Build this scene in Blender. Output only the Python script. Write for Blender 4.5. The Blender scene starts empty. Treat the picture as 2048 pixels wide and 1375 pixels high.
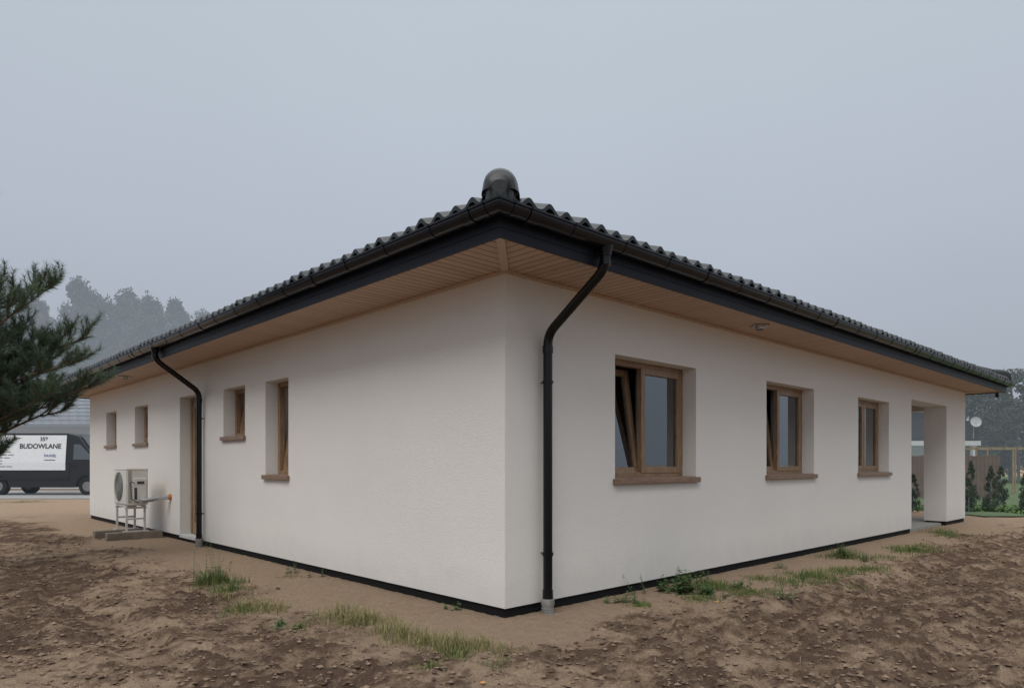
import bpy, math, random
import numpy as np
from mathutils import Vector, Matrix
random.seed(7)
rng = np.random.default_rng(7)
scene = bpy.context.scene
COL = scene.collection

# ------------------------------------------------------------------ materials
def new_mat(name):
    m = bpy.data.materials.new(name); m.use_nodes = True
    nt = m.node_tree; nt.nodes.clear()
    return m, nt
def N(nt, t, **kw):
    n = nt.nodes.new(t)
    for k, v in kw.items():
        if k in n.inputs: n.inputs[k].default_value = v
        else: setattr(n, k, v)
    return n
def L(nt, a, b): nt.links.new(a, b)
HAZE_GLOW = (0.43, 0.485, 0.56, 1)
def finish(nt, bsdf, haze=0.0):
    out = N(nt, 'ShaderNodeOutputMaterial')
    if haze > 0:  # distance haze painted in: sky-coloured emission mixed into the surface, no fog volume
        em = N(nt, 'ShaderNodeEmission'); em.inputs[0].default_value = HAZE_GLOW
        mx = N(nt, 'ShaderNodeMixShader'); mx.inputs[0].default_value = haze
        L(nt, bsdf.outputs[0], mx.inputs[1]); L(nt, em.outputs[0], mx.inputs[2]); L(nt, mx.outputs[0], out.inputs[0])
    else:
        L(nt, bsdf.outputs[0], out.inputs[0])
def simple(name, c1, c2=None, rough=0.6, scale=8.0, bump=0.0, bscale=60.0, metallic=0.0, haze=0.0, spec=0.5, island=False, bdist=0.01):
    m, nt = new_mat(name)
    b = N(nt, 'ShaderNodeBsdfPrincipled'); b.inputs['Roughness'].default_value = rough; b.inputs['Metallic'].default_value = metallic
    b.inputs['Specular IOR Level'].default_value = spec
    tc = N(nt, 'ShaderNodeTexCoord')
    if c2 is None: c2 = tuple(x * 0.85 for x in c1)
    mx = N(nt, 'ShaderNodeMix', data_type='RGBA')
    mx.inputs[6].default_value = (*c1, 1); mx.inputs[7].default_value = (*c2, 1)
    if island:
        g = N(nt, 'ShaderNodeNewGeometry'); L(nt, g.outputs['Random Per Island'], mx.inputs[0])
    else:
        n = N(nt, 'ShaderNodeTexNoise'); n.inputs['Scale'].default_value = scale; n.inputs['Detail'].default_value = 6
        L(nt, tc.outputs['Object'], n.inputs['Vector'])
        r = N(nt, 'ShaderNodeMapRange'); r.inputs[1].default_value = 0.3; r.inputs[2].default_value = 0.7
        L(nt, n.outputs[0], r.inputs[0]); L(nt, r.outputs[0], mx.inputs[0])
    L(nt, mx.outputs[2], b.inputs['Base Color'])
    if bump > 0:
        n2 = N(nt, 'ShaderNodeTexNoise'); n2.inputs['Scale'].default_value = bscale; n2.inputs['Detail'].default_value = 4
        L(nt, tc.outputs['Object'], n2.inputs['Vector'])
        bp = N(nt, 'ShaderNodeBump'); bp.inputs['Strength'].default_value = bump; bp.inputs['Distance'].default_value = bdist
        L(nt, n2.outputs[0], bp.inputs['Height']); L(nt, bp.outputs[0], b.inputs['Normal'])
    finish(nt, b, haze)
    return m

def stucco():
    m, nt = new_mat('white_stucco')
    b = N(nt, 'ShaderNodeBsdfPrincipled'); b.inputs['Roughness'].default_value = 0.92; b.inputs['Specular IOR Level'].default_value = 0.15
    tc = N(nt, 'ShaderNodeTexCoord')
    n1 = N(nt, 'ShaderNodeTexNoise'); n1.inputs['Scale'].default_value = 0.7; n1.inputs['Detail'].default_value = 5
    n2 = N(nt, 'ShaderNodeTexNoise'); n2.inputs['Scale'].default_value = 110; n2.inputs['Detail'].default_value = 3
    n3 = N(nt, 'ShaderNodeTexVoronoi'); n3.inputs['Scale'].default_value = 170
    for n in (n1, n2, n3): L(nt, tc.outputs['Object'], n.inputs['Vector'])
    mx = N(nt, 'ShaderNodeMix', data_type='RGBA'); mx.inputs[6].default_value = (0.84, 0.81, 0.77, 1); mx.inputs[7].default_value = (0.76, 0.73, 0.69, 1)
    L(nt, n1.outputs[0], mx.inputs[0])
    r = N(nt, 'ShaderNodeMapRange'); r.inputs[1].default_value = 0.35; r.inputs[2].default_value = 0.7; r.inputs[3].default_value = 1.0; r.inputs[4].default_value = 0.84
    L(nt, n2.outputs[0], r.inputs[0])
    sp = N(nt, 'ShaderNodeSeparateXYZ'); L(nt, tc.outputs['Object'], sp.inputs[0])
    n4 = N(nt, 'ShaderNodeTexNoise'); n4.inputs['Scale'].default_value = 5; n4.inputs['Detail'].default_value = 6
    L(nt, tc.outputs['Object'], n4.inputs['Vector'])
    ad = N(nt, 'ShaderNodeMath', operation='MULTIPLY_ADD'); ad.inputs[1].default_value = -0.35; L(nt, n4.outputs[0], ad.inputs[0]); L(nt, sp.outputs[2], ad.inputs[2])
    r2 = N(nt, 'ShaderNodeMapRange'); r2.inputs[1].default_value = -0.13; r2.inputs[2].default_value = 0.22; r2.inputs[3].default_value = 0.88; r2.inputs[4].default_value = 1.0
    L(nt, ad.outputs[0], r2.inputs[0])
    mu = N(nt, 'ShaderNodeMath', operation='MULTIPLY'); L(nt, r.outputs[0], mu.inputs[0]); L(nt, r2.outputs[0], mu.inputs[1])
    vm = N(nt, 'ShaderNodeVectorMath', operation='SCALE'); L(nt, mx.outputs[2], vm.inputs[0]); L(nt, mu.outputs[0], vm.inputs['Scale'])
    L(nt, vm.outputs[0], b.inputs['Base Color'])
    bp = N(nt, 'ShaderNodeBump'); bp.inputs['Strength'].default_value = 0.6; bp.inputs['Distance'].default_value = 0.004
    a2 = N(nt, 'ShaderNodeMath', operation='ADD'); L(nt, n2.outputs[0], a2.inputs[0]); L(nt, n3.outputs[0], a2.inputs[1])
    L(nt, a2.outputs[0], bp.inputs['Height'])
    n5 = N(nt, 'ShaderNodeTexNoise'); n5.inputs['Scale'].default_value = 2.2; L(nt, tc.outputs['Object'], n5.inputs['Vector'])
    bp2 = N(nt, 'ShaderNodeBump'); bp2.inputs['Strength'].default_value = 0.25; bp2.inputs['Distance'].default_value = 0.02
    L(nt, n5.outputs[0], bp2.inputs['Height']); L(nt, bp.outputs[0], bp2.inputs['Normal'])
    L(nt, bp2.outputs[0], b.inputs['Normal'])
    finish(nt, b); return m

def boards(name, axis, width, c1, c2, rough=0.6):
    m, nt = new_mat(name)
    b = N(nt, 'ShaderNodeBsdfPrincipled'); b.inputs['Roughness'].default_value = rough; b.inputs['Specular IOR Level'].default_value = .3
    tc = N(nt, 'ShaderNodeTexCoord'); sp = N(nt, 'ShaderNodeSeparateXYZ'); L(nt, tc.outputs['Object'], sp.inputs[0])
    dv = N(nt, 'ShaderNodeMath', operation='DIVIDE'); dv.inputs[1].default_value = width; L(nt, sp.outputs[axis], dv.inputs[0])
    fl = N(nt, 'ShaderNodeMath', operation='FLOOR'); L(nt, dv.outputs[0], fl.inputs[0])
    fr = N(nt, 'ShaderNodeMath', operation='FRACT'); L(nt, dv.outputs[0], fr.inputs[0])
    wn = N(nt, 'ShaderNodeTexWhiteNoise', noise_dimensions='1D'); L(nt, fl.outputs[0], wn.inputs['W'])
    mp = N(nt, 'ShaderNodeMapping'); sc = [3.0, 3.0, 3.0]; sc[axis] = 60.0; mp.inputs['Scale'].default_value = sc
    L(nt, tc.outputs['Object'], mp.inputs[0])
    gn = N(nt, 'ShaderNodeTexNoise'); gn.inputs['Scale'].default_value = 1.0; gn.inputs['Detail'].default_value = 5; L(nt, mp.outputs[0], gn.inputs['Vector'])
    av = N(nt, 'ShaderNodeMath', operation='MULTIPLY_ADD'); av.inputs[1].default_value = 0.5; L(nt, wn.outputs[0], av.inputs[0])
    hf = N(nt, 'ShaderNodeMath', operation='MULTIPLY'); hf.inputs[1].default_value = 0.6; L(nt, gn.outputs[0], hf.inputs[0]); L(nt, hf.outputs[0], av.inputs[2])
    mx = N(nt, 'ShaderNodeMix', data_type='RGBA'); mx.inputs[6].default_value = (*c1, 1); mx.inputs[7].default_value = (*c2, 1); L(nt, av.outputs[0], mx.inputs[0])
    g1 = N(nt, 'ShaderNodeMath', operation='SUBTRACT'); g1.inputs[1].default_value = 0.5; L(nt, fr.outputs[0], g1.inputs[0])
    g2 = N(nt, 'ShaderNodeMath', operation='ABSOLUTE'); L(nt, g1.outputs[0], g2.inputs[0])
    g3 = N(nt, 'ShaderNodeMapRange'); g3.inputs[1].default_value = 0.42; g3.inputs[2].default_value = 0.48; g3.inputs[3].default_value = 1; g3.inputs[4].default_value = 0.25
    L(nt, g2.outputs[0], g3.inputs[0])
    vm = N(nt, 'ShaderNodeVectorMath', operation='SCALE'); L(nt, mx.outputs[2], vm.inputs[0]); L(nt, g3.outputs[0], vm.inputs['Scale'])
    L(nt, vm.outputs[0], b.inputs['Base Color'])
    bp = N(nt, 'ShaderNodeBump'); bp.inputs['Strength'].default_value = 0.8; bp.inputs['Distance'].default_value = 0.006; L(nt, g3.outputs[0], bp.inputs['Height']); L(nt, bp.outputs[0], b.inputs['Normal'])
    finish(nt, b); return m

def wood(name, c1, c2, rough=0.45, scl=(4, 4, 4)):
    m, nt = new_mat(name)
    b = N(nt, 'ShaderNodeBsdfPrincipled'); b.inputs['Roughness'].default_value = rough
    tc = N(nt, 'ShaderNodeTexCoord'); mp = N(nt, 'ShaderNodeMapping'); mp.inputs['Scale'].default_value = scl
    L(nt, tc.outputs['Object'], mp.inputs[0])
    gn = N(nt, 'ShaderNodeTexNoise'); gn.inputs['Scale'].default_value = 8; gn.inputs['Detail'].default_value = 8; gn.inputs['Distortion'].default_value = 1.2; L(nt, mp.outputs[0], gn.inputs['Vector'])
    r = N(nt, 'ShaderNodeMapRange'); r.inputs[1].default_value = 0.35; r.inputs[2].default_value = 0.65; L(nt, gn.outputs[0], r.inputs[0])
    mx = N(nt, 'ShaderNodeMix', data_type='RGBA'); mx.inputs[6].default_value = (*c1, 1); mx.inputs[7].default_value = (*c2, 1); L(nt, r.outputs[0], mx.inputs[0])
    L(nt, mx.outputs[2], b.inputs['Base Color'])
    finish(nt, b); return m

def glass_mat():
    m, nt = new_mat('window_glass')
    fr = N(nt, 'ShaderNodeFresnel'); fr.inputs[0].default_value = 1.5
    ma = N(nt, 'ShaderNodeMath', operation='MULTIPLY_ADD'); ma.inputs[1].default_value = 1.6; ma.inputs[2].default_value = 0.12; ma.use_clamp = True; L(nt, fr.outputs[0], ma.inputs[0])
    tr = N(nt, 'ShaderNodeBsdfTransparent'); tr.inputs[0].default_value = (0.66, 0.72, 0.72, 1)
    gl = N(nt, 'ShaderNodeBsdfGlossy'); gl.inputs['Roughness'].default_value = 0.02; gl.inputs[0].default_value = (0.85, 0.9, 0.95, 1)
    mx = N(nt, 'ShaderNodeMixShader'); L(nt, ma.outputs[0], mx.inputs[0]); L(nt, tr.outputs[0], mx.inputs[1]); L(nt, gl.outputs[0], mx.inputs[2])
    finish(nt, mx); return m

def ground_mat():
    m, nt = new_mat('sandy_soil')
    b = N(nt, 'ShaderNodeBsdfPrincipled'); b.inputs['Roughness'].default_value = 0.95; b.inputs['Specular IOR Level'].default_value = 0.1
    tc = N(nt, 'ShaderNodeTexCoord')
    at = N(nt, 'ShaderNodeAttribute', attribute_name='soil')
    def noise(s, d=8, r=0.6):
        n = N(nt, 'ShaderNodeTexNoise'); n.inputs['Scale'].default_value = s; n.inputs['Detail'].default_value = d; n.inputs['Roughness'].default_value = r
        L(nt, tc.outputs['Object'], n.inputs['Vector']); return n
    na = noise(2.2, 12, 0.75); nb = noise(16, 8, 0.7); nc = noise(110, 4, 0.7)
    s1 = N(nt, 'ShaderNodeMath', operation='ADD'); L(nt, at.outputs['Fac'], s1.inputs[0]); L(nt, na.outputs[0], s1.inputs[1])
    s2 = N(nt, 'ShaderNodeMath', operation='MULTIPLY_ADD'); s2.inputs[1].default_value = 1.1; L(nt, nb.outputs[0], s2.inputs[0]); L(nt, s1.outputs[0], s2.inputs[2])
    r = N(nt, 'ShaderNodeMapRange'); r.inputs[1].default_value = 1.13; r.inputs[2].default_value = 1.66; L(nt, s2.outputs[0], r.inputs[0])
    mx = N(nt, 'ShaderNodeMix', data_type='RGBA'); mx.inputs[6].default_value = (0.385, 0.280, 0.195, 1); mx.inputs[7].default_value = (0.125, 0.082, 0.058, 1); L(nt, r.outputs[0], mx.inputs[0])
    r3 = N(nt, 'ShaderNodeMapRange'); r3.inputs[1].default_value = 0.3; r3.inputs[2].default_value = 0.7; r3.inputs[3].default_value = 0.60; r3.inputs[4].default_value = 1.28
    L(nt, nc.outputs[0], r3.inputs[0])
    r4 = N(nt, 'ShaderNodeMapRange'); r4.inputs[1].default_value = 0.3; r4.inputs[2].default_value = 0.7; r4.inputs[3].default_value = 0.82; r4.inputs[4].default_value = 1.12
    L(nt, nb.outputs[0], r4.inputs[0])
    mu = N(nt, 'ShaderNodeMath', operation='MULTIPLY'); L(nt, r3.outputs[0], mu.inputs[0]); L(nt, r4.outputs[0], mu.inputs[1])
    vm = N(nt, 'ShaderNodeVectorMath', operation='SCALE'); L(nt, mx.outputs[2], vm.inputs[0]); L(nt, mu.outputs[0], vm.inputs['Scale'])
    L(nt, vm.outputs[0], b.inputs['Base Color'])
    bp = N(nt, 'ShaderNodeBump'); bp.inputs['Strength'].default_value = 1.0; bp.inputs['Distance'].default_value = 0.05; L(nt, nb.outputs[0], bp.inputs['Height'])
    bp2 = N(nt, 'ShaderNodeBump'); bp2.inputs['Strength'].default_value = 0.9; bp2.inputs['Distance'].default_value = 0.012; L(nt, nc.outputs[0], bp2.inputs['Height']); L(nt, bp.outputs[0], bp2.inputs['Normal'])
    L(nt, bp2.outputs[0], b.inputs['Normal'])
    finish(nt, b); return m

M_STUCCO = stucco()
M_SOFX = boards('pine_soffit_boards_a', 0, 0.095, (0.60, 0.43, 0.325), (0.46, 0.325, 0.24))
M_SOFY = boards('pine_soffit_boards_b', 1, 0.095, (0.60, 0.43, 0.325), (0.46, 0.325, 0.24))
M_TRIM = wood('pale_wood_trim', (0.60, 0.45, 0.35), (0.50, 0.37, 0.28))
M_OAK = wood('golden_oak_frame', (0.31, 0.195, 0.11), (0.20, 0.12, 0.067), 0.4, (3, 3, 0.6))
M_SILL = wood('brown_sill', (0.25, 0.16, 0.105), (0.17, 0.105, 0.07), 0.4, (1, 1, 3))
M_GLASS = glass_mat()
M_TILE = simple('graphite_roof_tile', (0.013, 0.016, 0.017), (0.009, 0.011, 0.012), rough=0.36, scale=3, bump=0.1, bscale=30, spec=.38)
M_GUT = simple('black_gutter_steel', (0.006, 0.008, 0.013), (0.004, 0.005, 0.009), rough=0.24, scale=4, spec=.38)
M_FASCIA = simple('graphite_fascia', (0.012, 0.016, 0.027), (0.009, 0.011, 0.019), rough=0.5, scale=3, spec=.25)
M_PIPE = simple('black_downpipe', (0.004, 0.004, 0.005), (0.006, 0.006, 0.007), rough=0.22, scale=5, spec=.35)
M_BLACK = simple('black_membrane', (0.008, 0.008, 0.009), rough=0.7, bump=0.4, bscale=20, spec=.2)
M_INT = simple('interior_plaster', (0.45, 0.44, 0.42), rough=0.9)
M_FLOOR = simple('concrete_floor', (0.3, 0.29, 0.27), rough=0.9, bump=0.2)
M_CURT = simple('grey_insect_screen', (0.30, 0.31, 0.31), (0.24, 0.25, 0.25), rough=0.9, scale=3)
M_CREAM = simple('cream_sheet_metal', (0.68, 0.66, 0.60), (0.60, 0.58, 0.53), rough=0.45, scale=3)
M_WMET = simple('white_steel', (0.62, 0.61, 0.58), (0.45, 0.43, 0.40), rough=0.5, scale=12)
M_GRILL = simple('dark_grille', (0.06, 0.06, 0.06), rough=0.6)
M_GFIN = simple('grey_fins', (0.33, 0.33, 0.31), rough=0.5)
M_GREYP = simple('grey_insulation', (0.36, 0.36, 0.37), (0.28, 0.28, 0.28), rough=0.8, bump=0.3)
M_ORANGE = simple('orange_foam', (0.55, 0.20, 0.07), (0.4, 0.14, 0.05), rough=0.8, scale=30)
M_CONC = simple('concrete', (0.22, 0.185, 0.15), (0.14, 0.115, 0.09), rough=0.95, scale=9, bump=0.6, bscale=50)
M_PVC = simple('grey_drain_pipe', (0.30, 0.30, 0.29), (0.2, 0.19, 0.17), rough=0.6, scale=15)
M_CHROME = simple('brushed_steel', (0.5, 0.5, 0.5), rough=0.25, metallic=0.9)
M_DOORW = simple('white_threshold', (0.6, 0.6, 0.58), rough=0.5)

# ------------------------------------------------------------------ mesh builder
class MB:
    def __init__(s): s.v = []; s.f = []; s.m = []
    def add(s, vs, fs, mi=0):
        o = len(s.v); s.v += [tuple(v) for v in vs]; s.f += [tuple(i + o for i in f) for f in fs]; s.m += [mi] * len(fs)
    def box(s, a, b, mi=0, M=None):
        x0, y0, z0 = a; x1, y1, z1 = b
        vs = [Vector(p) for p in ((x0,y0,z0),(x1,y0,z0),(x1,y1,z0),(x0,y1,z0),(x0,y0,z1),(x1,y0,z1),(x1,y1,z1),(x0,y1,z1))]
        if M is not None: vs = [M @ v for v in vs]
        s.add(vs, [(0,3,2,1),(4,5,6,7),(0,1,5,4),(1,2,6,5),(2,3,7,6),(3,0,4,7)], mi)
    def quad(s, a, b, c, d, mi=0): s.add([a, b, c, d], [(0,1,2,3)], mi)
    def tube(s, pts, r, n=10, mi=0, caps=True):
        pts = [Vector(p) for p in pts]; k = len(pts)
        if not isinstance(r, (list, tuple)): r = [r] * k
        o = len(s.v); prev = None
        for i, p in enumerate(pts):
            t = (pts[min(i+1, k-1)] - pts[max(i-1, 0)]).normalized()
            if prev is None:
                a = Vector((0, 0, 1)) if abs(t.z) < 0.9 else Vector((1, 0, 0))
                nn = t.cross(a).normalized()
            else:
                nn = (prev - t * prev.dot(t)).normalized()
            prev = nn; bb = t.cross(nn)
            for j in range(n):
                an = 2 * math.pi * j / n
                s.v.append(tuple(p + (nn * math.cos(an) + bb * math.sin(an)) * r[i]))
        for i in range(k - 1):
            for j in range(n):
                s.f.append((o+i*n+j, o+i*n+(j+1)%n, o+(i+1)*n+(j+1)%n, o+(i+1)*n+j)); s.m.append(mi)
        if caps:
            s.f.append(tuple(o + j for j in range(n))[::-1]); s.m.append(mi)
            s.f.append(tuple(o + (k-1)*n + j for j in range(n))); s.m.append(mi)
    def obj(s, name, mats, parent=None, smooth=None, bevel=0.0, loc=None):
        me = bpy.data.meshes.new(name); me.from_pydata(s.v, [], s.f)
        for m in (mats if isinstance(mats, (list, tuple)) else [mats]): me.materials.append(m)
        me.polygons.foreach_set('material_index', s.m)
        me.update()
        if smooth is not None:
            me.polygons.foreach_set('use_smooth', [True] * len(me.polygons))
            me.set_sharp_from_angle(angle=math.radians(smooth))
        ob = bpy.data.objects.new(name, me); COL.objects.link(ob)
        if parent is not None: ob.parent = parent
        if loc is not None: ob.location = loc
        if bevel > 0:
            bv = ob.modifiers.new('bevel', 'BEVEL'); bv.width = bevel; bv.segments = 2; bv.limit_method = 'ANGLE'
        return ob
def empty(name, loc=(0,0,0), rz=0.0):
    e = bpy.data.objects.new(name, None); COL.objects.link(e); e.location = loc; e.rotation_euler = (0, 0, rz); e.empty_display_size = 0.3
    return e
def top(ob, label, cat, group=None):
    ob['label'] = label; ob['category'] = cat
    if group: ob['group'] = group
def bendpts(pts, rad=0.08, k=6):
    pts = [Vector(p) for p in pts]; out = [pts[0]]
    for i in range(1, len(pts) - 1):
        a, b, c = pts[i-1], pts[i], pts[i+1]
        p = b + (a - b).normalized() * rad; q = b + (c - b).normalized() * rad
        for j in range(k + 1):
            t = j / k; out.append(p * (1-t)**2 + b * 2*t*(1-t) + q * t*t)
    out.append(pts[-1]); return out
def mesh_np(name, verts, faces, mat, parent=None, smooth=False):
    me = bpy.data.meshes.new(name)
    nv = len(verts); nf, k = faces.shape
    me.vertices.add(nv); me.vertices.foreach_set('co', verts.astype(np.float32).ravel())
    me.loops.add(nf * k); me.loops.foreach_set('vertex_index', faces.astype(np.int32).ravel())
    me.polygons.add(nf); me.polygons.foreach_set('loop_start', np.arange(0, nf*k, k, dtype=np.int32))
    me.polygons.foreach_set('use_smooth', np.full(nf, smooth))
    me.update(calc_edges=True); me.validate()
    me.materials.append(mat)
    ob = bpy.data.objects.new(name, me); COL.objects.link(ob)
    if parent is not None: ob.parent = parent
    return ob

# ------------------------------------------------------------------ house frame
CX, CY = -0.058, 5.65
ANG = math.atan2(0.6865, 0.7271)
cA, sA = math.cos(ANG), math.sin(ANG)
WX, WY, ZT, ZB = 13.9, 14.36, 2.846, 0.055
house = empty('house', (CX, CY, 0), ANG)
top(house, 'white stucco single storey house with graphite tiled hip roof', 'house')
FR = lambda u, n, z: (u, n, z)
FL = lambda u, n, z: (n, u, z)

win_r = [(1.455, 2.903, 1.10, 2.315), (4.569, 6.006, 1.10, 2.315), (7.657, 9.069, 1.10, 2.315)]
win_l = [(3.976, 4.651, 1.10, 2.33), (5.322, 6.108, 1.64, 2.345), (9.818, 10.667, 1.64, 2.36), (12.02, 12.85, 1.64, 2.36)]
door = (7.16, 8.03, ZB, 2.36)
T = 0.42
def facade(mb, F, U, openings, deep=T):
    us = sorted({0.0, U} | {o[0] for o in openings} | {o[1] for o in openings})
    zs = sorted({ZB, ZT} | {o[2] for o in openings} | {o[3] for o in openings})
    for i in range(len(us)-1):
        for j in range(len(zs)-1):
            uc, zc = (us[i]+us[i+1])/2, (zs[j]+zs[j+1])/2
            if any(o[0] < uc < o[1] and o[2] < zc < o[3] for o in openings): continue
            mb.quad(F(us[i],0,zs[j]), F(us[i+1],0,zs[j]), F(us[i+1],0,zs[j+1]), F(us[i],0,zs[j+1]), 0)
            a = max(us[i], T)
            if us[i+1] > a:
                mb.quad(F(a,T,zs[j]), F(us[i+1],T,zs[j]), F(us[i+1],T,zs[j+1]), F(a,T,zs[j+1]), 0 if uc > 10.26 and F is FR else 1)
    for (a, b, c, d) in openings:
        mb.quad(F(a,0,c), F(a,deep,c), F(a,deep,d), F(a,0,d)); mb.quad(F(b,0,c), F(b,deep,c), F(b,deep,d), F(b,0,d))
        mb.quad(F(a,0,d), F(b,0,d), F(b,deep,d), F(a,deep,d))
        if c > ZB: mb.quad(F(a,0,c), F(b,0,c), F(b,deep,c), F(a,deep,c))
mb = MB()
facade(mb, FR, WX, win_r + [(10.26, 12.49, ZB, 2.445)])
facade(mb, FL, WY, win_l + [door])
q = mb.quad
q((10.26,T,ZB),(10.26,5,ZB),(10.26,5,ZT),(10.26,T,ZT)); q((9.9,T,ZB),(9.9,5,ZB),(9.9,5,ZT),(9.9,T,ZT),1)
q((10.26,5,ZB),(13.9,5,ZB),(13.9,5,ZT),(10.26,5,ZT)); q((13.9,5,ZB),(13.9,WY,ZB),(13.9,WY,ZT),(13.9,5,ZT))
q((0,WY,ZB),(13.9,WY,ZB),(13.9,WY,ZT),(0,WY,ZT)); q((13.9,0,ZB),(13.9,T,ZB),(13.9,T,ZT),(13.9,0,ZT))
mb.box((13.5,T,2.445),(13.898,4.998,ZT-0.002))
q((0.3,3.2,ZB),(9.9,3.2,ZB),(9.9,3.2,ZT),(0.3,3.2,ZT),1); q((3.4,0.42,ZB),(3.4,14,ZB),(3.4,14,ZT),(3.4,0.42,ZT),1)
q((6.8,0.42,ZB),(6.8,3.2,ZB),(6.8,3.2,ZT),(6.8,0.42,ZT),1)
q((0.05,0.05,2.70),(10.2,0.05,2.70),(10.2,14.3,2.70),(0.05,14.3,2.70),1)
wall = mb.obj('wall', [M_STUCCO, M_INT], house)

mb = MB()
mb.box((0.02,0.02,-0.4),(10.24,14.34,0.053)); mb.box((12.51,0.02,-0.4),(13.88,0.40,0.053)); mb.box((10.24,5.02,-0.4),(13.88,14.34,0.053))
mb.obj('plinth', M_BLACK, house)
mb = MB(); mb.box((10.245,0.1,-0.3),(13.8,5.015,0.02)); mb.obj('terrace_floor', M_FLOOR, house)
mb = MB(); mb.box((10.262,0.422,2.62),(13.498,4.99,2.66)); mb.obj('terrace_ceiling', M_SOFX, house)

def ring(mb, prof, mi=0, closed=False):
    cs = []
    for (sx, sy) in ((0,0),(1,0),(1,1),(0,1)):
        cs.append([((WX + o) if sx else -o, (WY + o) if sy else -o, z) for (o, z) in prof])
    n = len(prof)
    for i in range(4):
        a, b = cs[i], cs[(i+1) % 4]
        for j in range(n if closed else n-1):
            k = (j+1) % n
            mb.quad(a[j], b[j], b[k], a[k], mi)
OV = 0.612
mb = MB()
zS = 2.846
def trap(x0,y0,x1,y1, X0,Y0,X1,Y1, mi): mb.quad((x0,y0,zS),(x1,y1,zS),(X1,Y1,zS),(X0,Y0,zS),mi)
i0 = 0.02
trap(i0,i0,WX-i0,i0,-OV,-OV,WX+OV,-OV,0); trap(WX-i0,WY-i0,i0,WY-i0,WX+OV,WY+OV,-OV,WY+OV,0)
trap(i0,WY-i0,i0,i0,-OV,WY+OV,-OV,-OV,1); trap(WX-i0,i0,WX-i0,WY-i0,WX+OV,-OV,WX+OV,WY+OV,1)
soffit = mb.obj('soffit', [M_SOFX, M_SOFY], house)
mb = MB()
ring(mb, [(0.002, zS-0.003),(0.002, zS-0.028),(0.022, zS-0.028),(0.022, zS-0.003)], 0, True)
for (cx, cy, sx, sy) in ((0,0,-1,-1),(WX,0,1,-1),(WX,WY,1,1),(0,WY,-1,1)):
    d = Vector((sx, sy, 0)).normalized(); p = Vector((-d.y, d.x, 0))
    a = Vector((cx, cy, 0)) + d*0.03; b = Vector((cx, cy, 0)) + d*(OV*1.414-0.004)
    w = 0.032
    pts = [a-p*w, a+p*w, b+p*w, b-p*w]
    vs = [(v.x, v.y, zS-0.016) for v in pts] + [(v.x, v.y, zS-0.002) for v in pts]
    mb.add(vs, [(0,1,2,3),(4,5,6,7),(0,1,5,4),(1,2,6,5),(2,3,7,6),(3,0,4,7)])
mb.obj('soffit_trim', M_TRIM, house)
mb = MB(); ring(mb, [(OV, 2.825),(OV+0.022, 2.825),(OV+0.022, 3.035),(OV, 3.035)], 0, True)
ring(mb, [(OV+0.022, 2.895),(OV+0.028, 2.895),(OV+0.028, 3.03),(OV+0.022, 3.03)], 0, False)
mb.obj('fascia', M_FASCIA, house)
GC, GZ, GR = 0.712, 3.018, 0.070
mb = MB()
def gprof(r, extra=True):
    pr = []
    if extra: pr += [(GC + r + 0.010, GZ - 0.004), (GC + r + 0.012, GZ + 0.008), (GC + r + 0.003, GZ + 0.014)]
    for k in range(13):
        an = math.pi * k / 12
        pr.append((GC + r * math.cos(an), GZ - r * math.sin(an)))
    return pr
ring(mb, gprof(GR))
ring(mb, [(GC + (GR-0.003) * math.cos(math.pi*k/12), GZ - (GR-0.003) * math.sin(math.pi*k/12)) for k in range(13)])
def collar(side, s, w=0.035, rr=0.0045):
    pr = [(GC + (GR+rr) * math.cos(math.pi*k/12), GZ - (GR+rr) * math.sin(math.pi*k/12)) for k in range(13)]
    pr = [(GC+GR+0.016, GZ-0.006), (GC+GR+0.017, GZ+0.012), (GC+GR+0.002, GZ+0.017)][:3] + pr
    def P(o, z, t):
        if side == 0: return (t, -o, z)
        if side == 1: return (-o, t, z)
        if side == 2: return (WX+o, t, z)
        return (t, WY+o, z)
    for t0, t1 in ((s-w/2, s+w/2),):
        for j in range(len(pr)-1):
            mb.quad(P(*pr[j], t0), P(*pr[j], t1), P(*pr[j+1], t1), P(*pr[j+1], t0))
        for t in (t0, t1):
            for j in range(len(pr)-1):
                o2 = [(GC + (o-GC)*0.93, GZ + (z-GZ)*0.93) for (o, z) in (pr[j], pr[j+1])]
                mb.quad(P(*pr[j], t), P(*pr[j+1], t), P(*o2[1], t), P(*o2[0], t))
for side, ln in ((0, WX), (1, WY), (2, WX), (3, WX)):
    s = -0.62
    while s < ln + 0.7:
        collar(side, s, 0.028); s += 0.62
    for s in (-0.42, 1.9, 4.9, 7.9, 10.9): collar(side, s, 0.10, 0.007)
mb.obj('gutter', M_GUT, house, smooth=35)

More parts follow.
